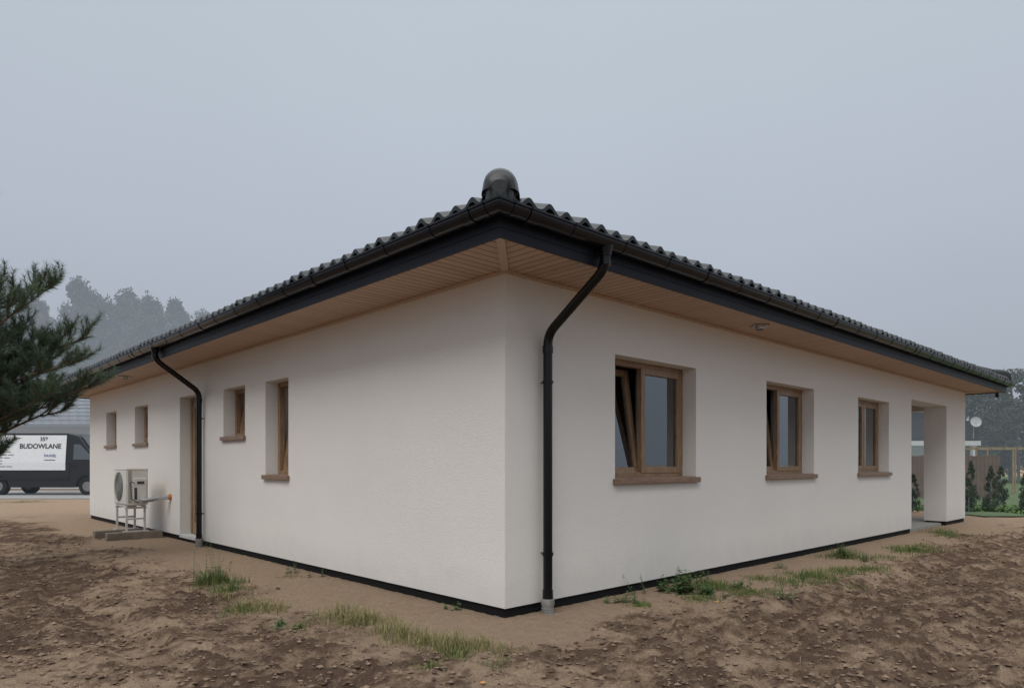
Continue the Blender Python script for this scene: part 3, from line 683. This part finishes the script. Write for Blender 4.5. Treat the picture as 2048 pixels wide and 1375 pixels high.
mb = MB(); mb.box((x0+.12,ya-.040,z0+.10),(x0+.16,ya-.0355,z0+.30)); mb.obj('dark_label', M_GRILL, ac)
mb = MB()
for k in range(22): 
    z = z0+.05+k*.025; mb.box((x0+.03,ya-.0065+.0,z),(x0+.085,ya-.0005,z+.009))
mb.obj('side_fins', M_GFIN, ac)
mb = MB(); w = .016
for yy in (ya+.08, yb-.12):
    for xx in (x0+.03, x1-.03): mb.box((xx-w,yy-w,.10),(xx+w,yy+w,z0-.001))
    mb.box((x0-.03,yy-w-.004,.098),(x1+.03,yy+w+.004,.115)); mb.box((x0+.0,yy-w+.002,z0-.06),(x1,yy+w-.002,z0-.028)); mb.box((x0+.05,yy-w+.003,.30),(x1-.05,yy+w-.003,.33))
for xx in (x0+.03,x1-.03): mb.box((xx-w+.002,ya+.1,z0-.03),(xx+w-.002,yb-.14,z0-.005))
mb.obj('stand', M_WMET, ac, bevel=0.002)
mb = MB(); mb.tube(bendpts([(x1-.12,ya-.03,.66),(x1-.10,ya-.12,.63),(-.12,8.52,.68),(.01,8.49,.68)],.05,5), .028, 12); mb.tube(bendpts([(x1-.12,ya-.03,.60),(x1-.10,ya-.10,.60),(-.12,8.50,.655),(.01,8.47,.655)],.05,5), .016, 8)
pp = mb.obj('insulated_pipe', M_GREYP, ac, smooth=40)
mb = MB(); mb.tube([(-.045,8.49,.68),(-.002,8.49,.68)], [.042,.058], 12); mb.obj('pipe_collar', M_ORANGE, pp)
mb = MB(); mb.tube(bendpts([(x0+.12,ya-.04,z1-.25),(x0+.05,ya-.07,z1-.2),(x0+.07,ya-.06,z0+.1),(x1-.16,ya-.05,z0+.05)],.05,5), .007, 6); mb.obj('cable', M_GRILL, ac)
for (yy, xa, xb) in ((ya+.08, -.93, -.07), (yb-.12, -.98, -.10)):
    bk = MB(); bk.box((0,-.075,-.12),(xb-xa,.075,.135)); 
    e = bk.obj('concrete_block', M_CONC, None, bevel=0.010)
    p = Matrix.Translation((CX,CY,0)) @ Matrix.Rotation(ANG,4,'Z') @ V((xa,yy,-.038)); e.location = p; e.rotation_euler = (0,0,ANG+random.uniform(-.02,.02))
    top(e, 'weathered concrete beam under the outdoor unit legs', 'concrete block', 'concrete beams carrying the unit')

# ------------------------------------------------------------------ van
van = empty('van', (-21.5,27,0)); top(van, 'black panel van with white lettered side panel', 'van')
M_VAN = simple('black_van_paint', (0.012,0.013,0.015), (0.010,0.011,0.013), rough=0.3, haze=0.035, spec=.3)
M_VWH = simple('white_side_panel', (0.72,0.74,0.76), (0.66,0.68,0.70), rough=0.5, haze=0.06)
M_VGL = simple('van_glass', (0.05,0.06,0.07), (0.04,0.05,0.06), rough=0.08, haze=0.10)
M_TYRE = simple('tyre_rubber', (0.015,0.015,0.015), rough=0.8, haze=0.03, spec=.2); M_RIM = simple('rim_metal', (0.25,0.25,0.26), rough=0.4, metallic=.5)
M_TXT = simple('dark_lettering', (0.05,0.05,0.06), rough=0.6); M_TXTB = simple('blue_lettering', (0.08,0.11,0.30), rough=0.6)
prof = [(0,.42),(0,1.9),(.06,2.35),(.25,2.47),(3.95,2.47),(4.35,2.38),(5.02,1.55),(5.70,1.28),(5.88,1.0),(5.90,.45),(5.7,.32),(5.2,.32)]
def arch(cx): return [(cx+.44*math.cos(t), .36+.44*math.sin(t)) for t in [math.pi*k/8 for k in range(0,9)]]
prof += arch(4.75) + [(4.2,.32),(1.75,.32)] + arch(1.22) + [(.6,.34)]
mb = MB(); n = len(prof)
def row(yy, inset): return [(x, yy + (max(0, z-1.3)*0.09 if yy < 1 else -max(0, z-1.3)*0.09), z) for (x,z) in prof]
ra, rb = row(0,0), row(2.0,0)
mb.add(ra+rb, [tuple(range(n))[::-1], tuple(range(n,2*n))] + [(j,(j+1)%n,n+(j+1)%n,n+j) for j in range(n)])
vb = mb.obj('body', M_VAN, van, bevel=0.03)
def sidey(z): return max(0, z-1.3)*0.09
def panel(m, pts, off): m.add([(x, sidey(z)-off, z) for (x,z) in pts], [tuple(range(len(pts)))])
mb = MB(); 
mb.add([(x, sidey(z)-.012, z) for (x,z) in ((.35,1.0),(3.9,1.0),(3.9,1.3),(.35,1.3),(3.9,2.38),(.35,2.38))], [(0,1,2,3),(3,2,4,5)])
sp_ = mb.obj('side_panel', M_VWH, van)
mb = MB(); panel(mb, [(4.2,1.42),(4.98,1.42),(4.85,1.62),(4.45,2.02),(4.2,2.02)], .012); mb.obj('side_window', M_VGL, van)
mb = MB(); mb.add([(4.40,.22,2.35),(4.40,1.78,2.35),(5.03,1.93,1.58),(5.03,.07,1.58)], [(0,1,2,3)]); mb.v = [(x+.02,y,z+.012) for x,y,z in mb.v]; mb.obj('windscreen', M_VGL, van)
mb = MB(); mb.box((4.05,-.012,.55),(4.07,-.002,1.3)); mb.box((4.12,-.03,1.15),(4.30,-.004,1.2)); mb.box((0.4,-.03,.62),(4.0,-.003,.72)); mb.obj('door_trim', M_TYRE, van)
mb = MB(); mb.box((5.02,-.22,1.35),(5.12,-.02,1.65)); mb.obj('wing_mirror', M_TYRE, van, bevel=.02)
mb = MB(); mb.box((5.60,.05,.95),(5.86,.35,1.15)); mb.obj('headlight', M_CHROME, van, bevel=.02)
for cx in (1.22, 4.75):
    for yy in (0.02, 1.74):
        mb = MB(); mb.tube([(cx,yy,.36),(cx,yy+.03,.36),(cx,yy+.21,.36),(cx,yy+.24,.36)], [.33,.36,.36,.33], 28); wh = mb.obj('wheel', M_TYRE, van, smooth=40)
        mb = MB(); mb.tube([(cx,yy-.006,.36),(cx,yy+.02,.36)], [.19,.21], 20); mb.obj('rim', M_RIM, wh)
def lettering(txt, size, x, z, mat, parent, bold=0.0):
    cu = bpy.data.curves.new('t','FONT'); cu.body = txt; cu.size = size; cu.offset = bold
    ob = bpy.data.objects.new('t', cu); COL.objects.link(ob)
    dg = bpy.context.evaluated_depsgraph_get(); me = bpy.data.meshes.new_from_object(ob.evaluated_get(dg))
    bpy.data.objects.remove(ob)
    for v_ in me.vertices:
        X_, Z_ = v_.co.x + x, v_.co.y + z
        v_.co = (X_, sidey(Z_)-.018, Z_)
    me.materials.clear(); me.materials.append(mat)
    o = bpy.data.objects.new('lettering', me); COL.objects.link(o); o.parent = parent; return o
lettering('358', .21, 2.85, 2.16, M_TXT, sp_, .006)
lettering('BUDOWLANE', .26, 2.06, 1.86, M_TXT, sp_, .008)
lettering('PAWEŁ', .15, 3.05, 1.52, M_TXTB, sp_, .003)
mb = MB()
for k in range(6):
    z = 1.70-k*.115; xx = .75
    for w in [random.uniform(.1,.3) for _ in range(5)]:
        if xx+w > 2.1+random.uniform(-.5,.1): break
        panel(mb, [(xx,z),(xx+w,z),(xx+w,z+.035),(xx,z+.035)], .016); xx += w+.04
panel(mb, [(3.05,1.38),(3.5,1.38),(3.5,1.42),(3.05,1.42)], .016)
mb.obj('text_lines', simple('grey_lettering',(0.2,0.2,0.22),rough=.6), sp_)

# ------------------------------------------------------------------ neighbour houses
nh = empty('neighbour_house', (-34,34,0)); top(nh, 'pale house with grey tiled pitched roof seen through fog', 'house')
M_NW = simple('pale_render', (0.50,0.49,0.47), rough=.9, haze=.22)
def hroof():
    m, nt = new_mat('grey_flat_tiles')
    b = N(nt,'ShaderNodeBsdfPrincipled'); b.inputs['Roughness'].default_value=.6
    tc = N(nt,'ShaderNodeTexCoord'); bt = N(nt,'ShaderNodeTexBrick'); bt.inputs['Scale'].default_value=1.0
    bt.inputs['Brick Width'].default_value=.45; bt.inputs['Row Height'].default_value=.33; bt.inputs['Mortar Size'].default_value=.03
    bt.inputs['Color1'].default_value=(.12,.13,.145,1); bt.inputs['Color2'].default_value=(.155,.165,.18,1); bt.inputs['Mortar'].default_value=(.05,.055,.06,1)
    L(nt, tc.outputs['Object'], bt.inputs['Vector']); L(nt, bt.outputs['Color'], b.inputs['Base Color']); finish(nt, b, .25); return m
mb = MB(); mb.box((-16,0,0),(19.5,9,3.3)); mb.box((-3,-1.2,0),(2,0,2.9)); mb.obj('wall', M_NW, nh)
mb = MB()
mb.add([(-16.6,-.6,3.15),(20,-.6,3.15),(20,4.5,6.1),(-16.6,4.5,6.1),(20,9.6,3.15),(-16.6,9.6,3.15)], [(0,1,2,3),(3,2,4,5)])
for k in range(13):
    t = k/13; y_ = -.6+5.1*t; z_ = 3.15+2.95*t; mb.box((-16.6,y_,z_+.01),(20,y_+.05,z_+.05))
mb.obj('roof', hroof(), nh)
for xx in (9,13.5,17):
    mb = MB(); mb.box((xx,-.02,1.0),(xx+1.4,-.005,2.3)); mb.obj('window', M_VGL, nh)
mb = MB(); mb.box((-16.6,-.72,3.06),(20,-.6,3.18)); mb.obj('gutter', simple('grey_gutter',(.1,.1,.11),haze=.3), nh)

nb = empty('neighbour_house', (18.5,34,0)); top(nb, 'white house with balcony, black railing and satellite dish', 'house')
mb = MB(); mb.box((-6,0,0),(3.55,9,4.0)); mb.obj('wall', M_NW, nb)
mb = MB(); mb.add([(-6.5,-.5,3.95),(3.6,-.5,3.95),(3.6,9.5,3.95),(-6.5,9.5,3.95),(-3,4.5,4.9),(1.5,4.5,4.9)], [(0,1,5,4),(1,2,5),(2,3,4,5),(3,0,4)]); mb.obj('roof', M_TILE, nb)
mb = MB(); mb.box((-1.4,-1.5,2.12),(3.75,1.5,2.34)); mb.box((3.4,-1.45,0),(3.6,-1.25,2.12)); bal = mb.obj('balcony', M_NW, nb)
mb = MB()
for z in (2.42,3.25): mb.box((-1.35,-1.47,z),(3.72,-1.43,z+.05)); mb.box((3.68,-1.43,z),(3.72,1.4,z+.05))
for k in range(47): xx = -1.33+k*.107; mb.box((xx,-1.46,2.34),(xx+.02,-1.44,3.25))
for k in range(25): yy = -1.4+k*.11; mb.box((3.69,yy,2.34),(3.71,yy+.02,3.25))
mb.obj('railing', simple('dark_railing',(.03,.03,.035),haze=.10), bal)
mb = MB(); mb.box((0.2,-.02,2.35),(2.2,-.004,3.8)); mb.obj('window', M_VGL, nb)
mb = MB(); mb.box((-2,-.02,.2),(-.5,-.004,2.0)); mb.obj('window', M_VGL, nb)
mb = MB(); c0 = V((3.42,-1.62,3.22)); ax = V((-.35,-1,.3)).normalized(); s1 = ax.cross(V((0,0,1))).normalized(); s2 = s1.cross(ax)
for k in range(5):
    r_a, r_b = .23*k/5, .23*(k+1)/5
    for j in range(20):
        a1, a2 = j*math.pi/10, (j+1)*math.pi/10
        f_ = lambda r_, a_: c0 + s1*r_*math.cos(a_) + s2*r_*math.sin(a_)*1.08 + ax*(r_*r_*.9)
        mb.quad(f_(r_a,a1), f_(r_b,a1), f_(r_b,a2), f_(r_a,a2))
mb.tube([c0, c0+ax*.3-s2*.1], .012, 6); mb.tube([c0, c0+V((0,.15,-.1)), c0+V((0,.17,-.8))], .02, 6)
mb.obj('satellite_dish', simple('dish_grey',(.36,.37,.38),haze=.15), nb, smooth=60)

fe = MB()
for k in range(54): xx = 10+k*.145; fe.box((xx,25.0,.03),(xx+.135,25.02,1.55+.015*math.sin(k*1.7)))
for z in (.4,1.3): fe.box((10,25.021,z),(17.8,25.06,z+.08))
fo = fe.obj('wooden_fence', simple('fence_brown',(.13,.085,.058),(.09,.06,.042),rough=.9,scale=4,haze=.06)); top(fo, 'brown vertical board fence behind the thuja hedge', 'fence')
mb = MB()
for xx in (18.9,20.4,21.6): mb.box((xx,27.9,0),(xx+.05,27.95,1.85)); mb.box((xx,29.4,0),(xx+.05,29.45,1.85))
mb.box((18.7,27.9,1.85),(21.9,27.95,1.90)); mb.box((18.7,29.4,1.85),(21.9,29.45,1.90))
for k in range(6): mb.box((18.9+k*.55,27.7,1.905),(18.94+k*.55,29.6,1.94))
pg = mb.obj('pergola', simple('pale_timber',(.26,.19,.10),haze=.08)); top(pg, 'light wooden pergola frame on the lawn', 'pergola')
mb = MB()
for k in range(30):
    xx = 17.6+k*.9; mb.tube([(xx,23.5,0),(xx,23.5,1.5)],.02,6)
for z in [.1+.14*j for j in range(11)]: mb.tube([(17.6,23.5,z),(44,23.5,z)],.004,4)
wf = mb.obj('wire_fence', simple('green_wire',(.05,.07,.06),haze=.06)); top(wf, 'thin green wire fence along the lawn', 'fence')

# ------------------------------------------------------------------ foliage generators
def leaf_cloud(centers, radii, per, size, squash=0.8):
    n = len(centers)*per
    ci = np.repeat(np.arange(len(centers)), per)
    d = rng.normal(size=(n,3)); d /= np.linalg.norm(d,axis=1)[:,None]
    r = radii[ci]*rng.random(n)**0.45
    p = centers[ci] + d*r[:,None]*np.array([1,1,squash])
    a = rng.normal(size=(n,3)); a /= np.linalg.norm(a,axis=1)[:,None]
    b = np.cross(a, rng.normal(size=(n,3))); b /= np.linalg.norm(b,axis=1)[:,None]
    s = size*rng.uniform(.5,1.2,n)[:,None]
    v = np.stack([p-a*s, p+b*s*.5, p+a*s, p-b*s*.5],1).reshape(-1,3)
    f = np.arange(n*4).reshape(-1,4)
    return v, f
def tree_meshes(H, R, nclust, per, leaf, mleaf, mbark, z0=0.25, conic=0.0, squash=.8, cr=(.10,.26)):
    mb = MB(); pts = []; x = y = 0
    for k in range(7):
        t = k/6; pts.append((x, y, H*.92*t)); x += random.uniform(-.02,.02)*H*.5; y += random.uniform(-.02,.02)*H*.5
    mb.tube(pts, [H*.022*(1-.85*k/6) for k in range(7)], 7)
    cs = []; rs = []
    for i in range(nclust):
        t = random.random()**0.8; z = H*(z0 + (1-z0)*t)
        prof_ = math.sin(math.pi*min(1,(0.12+0.86*t)))**0.6*(1-conic*t)
        an = random.random()*6.28; rr = R*prof_*random.uniform(.35,1.0)
        c_ = V((rr*math.cos(an), rr*math.sin(an), z)); cs.append(tuple(c_)); rs.append(R*random.uniform(*cr))
        if i % 3 == 0:
            b0 = V((0,0,z*0.85)); mid = (b0+c_)/2 + V((0,0,-.03*H)); mb.tube([b0,mid,c_], [H*.008,H*.005,H*.002], 5, 0, False)
    v, f = leaf_cloud(np.array(cs), np.array(rs), per, leaf, squash)
    return mb, v, f
def tree_obj(name, H, R, nclust, per, leaf, mleaf, mbark, label, group, **kw):
    mb, v, f = tree_meshes(H, R, nclust, per, leaf, mleaf, mbark, **kw)
    e = empty(name); t = mb.obj('trunk', mbark, e, smooth=60); c = mesh_np('crown', v, f, mleaf, e)
    top(e, label, 'tree', group); return e, [t, c]
def copy_tree(src, loc, rz, sc):
    e0, parts = src; e = e0.copy(); COL.objects.link(e); e.location = loc; e.rotation_euler = (0,0,rz); e.scale = sc
    for p in parts:
        q_ = p.copy(); COL.objects.link(q_); q_.parent = e
    return e
FL_ = simple('foggy_leaves', (0.065,0.08,0.055), (0.028,0.038,0.028), rough=.8, island=True, haze=.38)  # fog fade of the far trees is painted into leaf and bark materials
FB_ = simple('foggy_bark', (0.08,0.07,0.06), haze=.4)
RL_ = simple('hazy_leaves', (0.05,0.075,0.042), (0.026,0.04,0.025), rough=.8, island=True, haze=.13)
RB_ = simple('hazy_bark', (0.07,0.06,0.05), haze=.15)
g1 = 'trees fading into the fog behind the houses'
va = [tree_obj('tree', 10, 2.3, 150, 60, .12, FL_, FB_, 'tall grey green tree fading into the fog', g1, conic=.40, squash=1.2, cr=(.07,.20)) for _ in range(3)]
spots = [(-38,60,17.0),(-34.2,61,16.2),(-31.7,60,15.6),(-29.6,62,14.3),(-27.6,60,12.9),(-42.5,60,15.5),(-46,62,15.5),(-40.2,66,17.2),(-36.2,66,16.8),(-32.8,67,16.9),(-30.5,68,15.9),(-26.2,66,12.5),(-49.5,60,15),(-35.6,58,14),(-31,57,13.5),(-39.5,57,14.5),(-33.2,59,15.0),(-36.8,62,15.9),(-28.6,58,12.8),(-41.0,59,15.0),(-44.2,64,15.8),(-35.2,64,16.2),(-33.4,63,15.6)]
for i,(x,y,h) in enumerate(spots):
    s = h/10
    if i < 3: e = va[i][0]; e.location = (x,y,0); e.rotation_euler = (0,0,i*1.3); e.scale = (s*.85,s*.85,s)
    else: copy_tree(va[i%3], (x,y,0), i*1.9, (s*.85,s*.85,s))
g2 = 'trees behind the neighbouring garden'
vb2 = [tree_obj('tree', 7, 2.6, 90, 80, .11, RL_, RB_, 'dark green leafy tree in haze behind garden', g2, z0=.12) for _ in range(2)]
sp2 = [(33.2,50,6.6),(35.0,50,7.6),(37.2,51,8.0),(39.5,50,8.2),(31.5,53,6.2),(36.2,54,8.0),(42,52,9),(34.2,47,5.6),(36.5,46,5.4),(39,46,6),(45,50,9),(31.8,46,4.6),(33.3,45,4.4),(34.8,44,4.2),(30.4,45,4.2),(36.2,44,4.6)]
for i,(x,y,h) in enumerate(sp2):
    s = h/7
    if i < 2: e = vb2[i][0]; e.location = (x,y,0); e.scale = (s,s,s)
    else: copy_tree(vb2[i%2], (x,y,0), i*2.1, (s,s,s))
def thuja():
    H = 1.15; cs = []; rs = []
    for i in range(70):
        t = random.random(); rr = .24*(1-t)**.7*random.uniform(.3,1); an = random.random()*6.28
        cs.append((rr*math.cos(an), rr*math.sin(an), .06+t*H)); rs.append(.065*(1.1-t*.6))
    v, f = leaf_cloud(np.array(cs), np.array(rs), 45, .026, 1.5)
    e = empty('thuja_shrub'); mb = MB(); mb.tube([(0,0,0),(0,0,.5),(0,0,1.0)],[.02,.014,.005],6); t_ = mb.obj('trunk', RB_, e)
    c = mesh_np('crown', v, f, ML_TH, e); top(e, 'small green conical thuja planted along the lawn', 'thuja', 'young thujas along the lawn'); return e, [t_, c]
ML_TH = simple('thuja_green', (0.045,0.078,0.03), (0.018,0.036,0.018), rough=.8, island=True, haze=.02)
ths = [thuja() for _ in range(2)]
tsp = [(9.9+.68*i, 17.9+.18*math.sin(i*2.1), random.uniform(.65,1.0)) for i in range(11)] + [(12.9+.9*i, 20.6, random.uniform(.8,1.1)) for i in range(6)] + [(11.3,20.2,1.1)]
for i,(x,y,s) in enumerate(tsp):
    if i < 2: ths[i][0].location = (x,y,0); ths[i][0].scale = (s,s,s)
    else: copy_tree(ths[i%2], (x,y,0), i*1.7, (s,s,s))

# ------------------------------------------------------------------ near pine
pine = empty('pine_tree', (-7.3,8.2,0)); top(pine, 'green scots pine with long needled branches beside the drive', 'tree')
M_BARK = simple('pine_bark', (0.16,0.10,0.07), (0.08,0.055,0.04), rough=.95, scale=12, bump=.8, bscale=25)
M_NEED = simple('pine_needles', (0.105,0.16,0.085), (0.045,0.08,0.050), rough=.55, island=True, spec=.4, haze=.0)
mb = MB(); mb.tube([(0,0,-.1),(.03,.02,1.2),(-.02,.05,2.6),(.02,0,3.9),(0,0,5.2)], [.13,.11,.08,.045,.012], 12)
base = V((-7.3,8.2,0)); twigs = []
def twig(p, d, ln, r, lvl):
    p = V(p); d = V(d).normalized(); k = 5; pts = [p]; cur = d.copy()
    for j in range(k):
        cur = (cur + V((random.gauss(0,.07),random.gauss(0,.07),.13+random.gauss(0,.05)))).normalized(); pts.append(pts[-1] + cur*ln/k)
    mb.tube(pts, [r*(1-.7*j/k) for j in range(k+1)], 5, 0, False)
    for j in range(k): twigs.append((pts[j], pts[j+1], lvl))
    if lvl < 1:
        nsub = random.randint(4,6)
        for j in range(nsub):
            t = .25 + .7*(j+random.random()*.5)/nsub; i_ = min(k-1, int(t*k)); q_ = pts[i_].lerp(pts[i_+1], t*k-i_)
            an = random.random()*6.28; s_ = cur.orthogonal().normalized(); s_.rotate(Matrix.Rotation(an, 3, cur))
            twig(q_, cur*.75 + s_*.8 + V((0,0,.35)), ln*random.uniform(.40,.65), r*.5, lvl+1)
def branch(z0, tip, nt=10):
    a = V((0,0,z0)); b = V(tip); m1 = a.lerp(b,.5) + V((0,0,-.10)); pts = []
    for j in range(11):
        t = j/10; pts.append(a*(1-t)**2 + m1*2*t*(1-t) + b*t*t + V((random.gauss(0,.012),random.gauss(0,.012),random.gauss(0,.012))))
    mb.tube(pts, [.028*(1-.8*j/10) for j in range(11)], 7, 0, False)
    for j in range(nt):
        t = .34+.64*j/nt+random.uniform(-.02,.02); f_ = t*10; i_ = min(9,int(f_)); p = pts[i_].lerp(pts[i_+1], f_-i_)
        d = (pts[i_+1]-pts[i_]).normalized(); s_ = V((-d.y,d.x,0)).normalized()*(1 if j%2 else -1)
        twig(p, d*.8 + s_*.6 + V((0,0,random.uniform(-.05,.6))), random.uniform(.26,.42)*(1.15-.30*t), .009, 0)
    twig(pts[-2], (pts[-1]-pts[-3]), .25, .010, 0)
    for j in (7,8,9): twigs.append((pts[j], pts[j+1], 1))
tips = [(-5.32,8.0,3.36),(-5.72,8.5,3.44),(-5.45,7.7,3.02),(-5.08,8.3,2.82),(-4.98,8.0,2.50),(-5.0,8.4,2.24),(-5.25,7.9,2.08),(-5.40,8.4,1.98),(-5.70,8.0,1.86),(-6.05,8.1,1.38),(-6.0,7.8,3.2),(-5.8,8.8,2.65),(-5.7,7.5,2.35),(-5.7,8.9,2.1),(-5.9,7.6,1.95),(-5.6,8.3,2.75),(-5.9,8.3,2.0),(-6.1,8.6,2.4),(-6.2,7.9,1.6),(-6.0,8.4,2.85),(-5.5,8.1,2.35),(-5.55,8.2,2.1),(-5.85,7.9,2.6),(-6.05,8.0,3.4),(-5.45,8.2,2.60),(-5.8,8.1,1.95),(-6.0,8.2,2.2)]
for tp in tips:
    t_ = V(tp) - base; branch(max(.5, t_.z - .55 - random.random()*.2), t_)
for k in range(20):
    an = random.uniform(.35*math.pi, 1.75*math.pi); z = .8 + 3.9*random.random(); R_ = min(1.9, (5.4-z)*.75)
    branch(z, (R_*math.cos(an), R_*math.sin(an), z+.5), 6)
mb.obj('trunk', M_BARK, pine, smooth=60)
P0 = np.array([tuple(t[0]) for t in twigs]); P1 = np.array([tuple(t[1]) for t in twigs]); ln = np.linalg.norm(P1-P0,axis=1)
cnt = np.maximum(2,(ln*480).astype(int)); ii = np.repeat(np.arange(len(twigs)), cnt); n = len(ii)
t = rng.random(n)[:,None]; p = P0[ii]*(1-t)+P1[ii]*t; d = (P1-P0)[ii]; d /= np.linalg.norm(d,axis=1)[:,None]
rd_ = rng.normal(size=(n,3)); rd_ -= d*(rd_*d).sum(1)[:,None]; rd_ /= np.linalg.norm(rd_,axis=1)[:,None]
nd = d*.85 + rd_*.75; nd /= np.linalg.norm(nd,axis=1)[:,None]; nl = rng.uniform(.055,.095,n)[:,None]
w = np.cross(nd, rng.normal(size=(n,3))); w /= np.linalg.norm(w,axis=1)[:,None]; w *= .0022
v = np.stack([p-w, p+w, p+nd*nl],1).reshape(-1,3); f = np.arange(n*3).reshape(-1,3)
mesh_np('crown', v, f, M_NEED, pine)

# ------------------------------------------------------------------ world, sun, camera
SUN_EL, SUN_AZ = math.radians(50), math.radians(-160)
w = bpy.data.worlds.new('World'); scene.world = w; w.use_nodes = True; nt = w.node_tree; nt.nodes.clear()
tc = N(nt,'ShaderNodeTexCoord'); sp = N(nt,'ShaderNodeSeparateXYZ'); L(nt, tc.outputs['Generated'], sp.inputs[0])
cr = N(nt,'ShaderNodeValToRGB'); el = cr.color_ramp.elements
el[0].position = 0.0; el[0].color = (.39,.435,.495,1); el[1].position = 1.0; el[1].color = (1.9,1.93,1.96,1)
for pos, c in ((.14,(.42,.465,.535,1)),(.30,(.48,.53,.61,1)),(.45,(.515,.575,.65,1)),(.56,(.53,.60,.665,1)),(.72,(1.12,1.18,1.23,1))):
    e_ = el.new(pos); e_.color = c
L(nt, sp.outputs[2], cr.inputs[0])
sk = N(nt,'ShaderNodeTexSky', sky_type='NISHITA'); sk.sun_disc = False; sk.sun_elevation = SUN_EL; sk.sun_rotation = SUN_AZ; sk.dust_density = 6
sc_ = N(nt,'ShaderNodeVectorMath', operation='SCALE'); sc_.inputs['Scale'].default_value = 0.07; L(nt, sk.outputs[0], sc_.inputs[0])
mx = N(nt,'ShaderNodeMix', data_type='RGBA'); mx.inputs[0].default_value = .92; L(nt, sc_.outputs[0], mx.inputs[6]); L(nt, cr.outputs[0], mx.inputs[7])
nz = N(nt,'ShaderNodeTexNoise'); nz.inputs['Scale'].default_value = 1.6; nz.inputs['Detail'].default_value = 3; L(nt, tc.outputs['Generated'], nz.inputs['Vector'])
mr = N(nt,'ShaderNodeMapRange'); mr.inputs[1].default_value=.3; mr.inputs[2].default_value=.7; mr.inputs[3].default_value=.97; mr.inputs[4].default_value=1.03; L(nt, nz.outputs[0], mr.inputs[0])
s2_ = N(nt,'ShaderNodeVectorMath', operation='SCALE'); L(nt, mx.outputs[2], s2_.inputs[0]); L(nt, mr.outputs[0], s2_.inputs['Scale'])
bg = N(nt,'ShaderNodeBackground'); L(nt, s2_.outputs[0], bg.inputs[0]); bg.inputs[1].default_value = 1.0
wo = N(nt,'ShaderNodeOutputWorld'); L(nt, bg.outputs[0], wo.inputs[0])
sl = bpy.data.lights.new('sun','SUN'); sl.energy = 1.5; sl.angle = math.radians(30); sl.color = (1.0,.965,.92)
so = bpy.data.objects.new('sun', sl); COL.objects.link(so)
dirn = Vector((math.sin(-SUN_AZ)*-1*math.cos(SUN_EL), math.cos(SUN_AZ)*math.cos(SUN_EL), math.sin(SUN_EL)))
so.rotation_euler = dirn.to_track_quat('Z','Y').to_euler(); so.location = (0,-5,12)

cam = bpy.data.cameras.new('camera'); co = bpy.data.objects.new('camera', cam); COL.objects.link(co)
co.location = (0,0,1.25); co.rotation_euler = (math.radians(90),0,0)
cam.sensor_width = 36; cam.lens = 36*1370/2048; cam.shift_y = 239.5/2048; cam.clip_end = 2000; cam.clip_start = .05
scene.camera = co
scene.view_settings.view_transform = 'Standard'; scene.view_settings.look = 'None'; scene.view_settings.exposure = 0
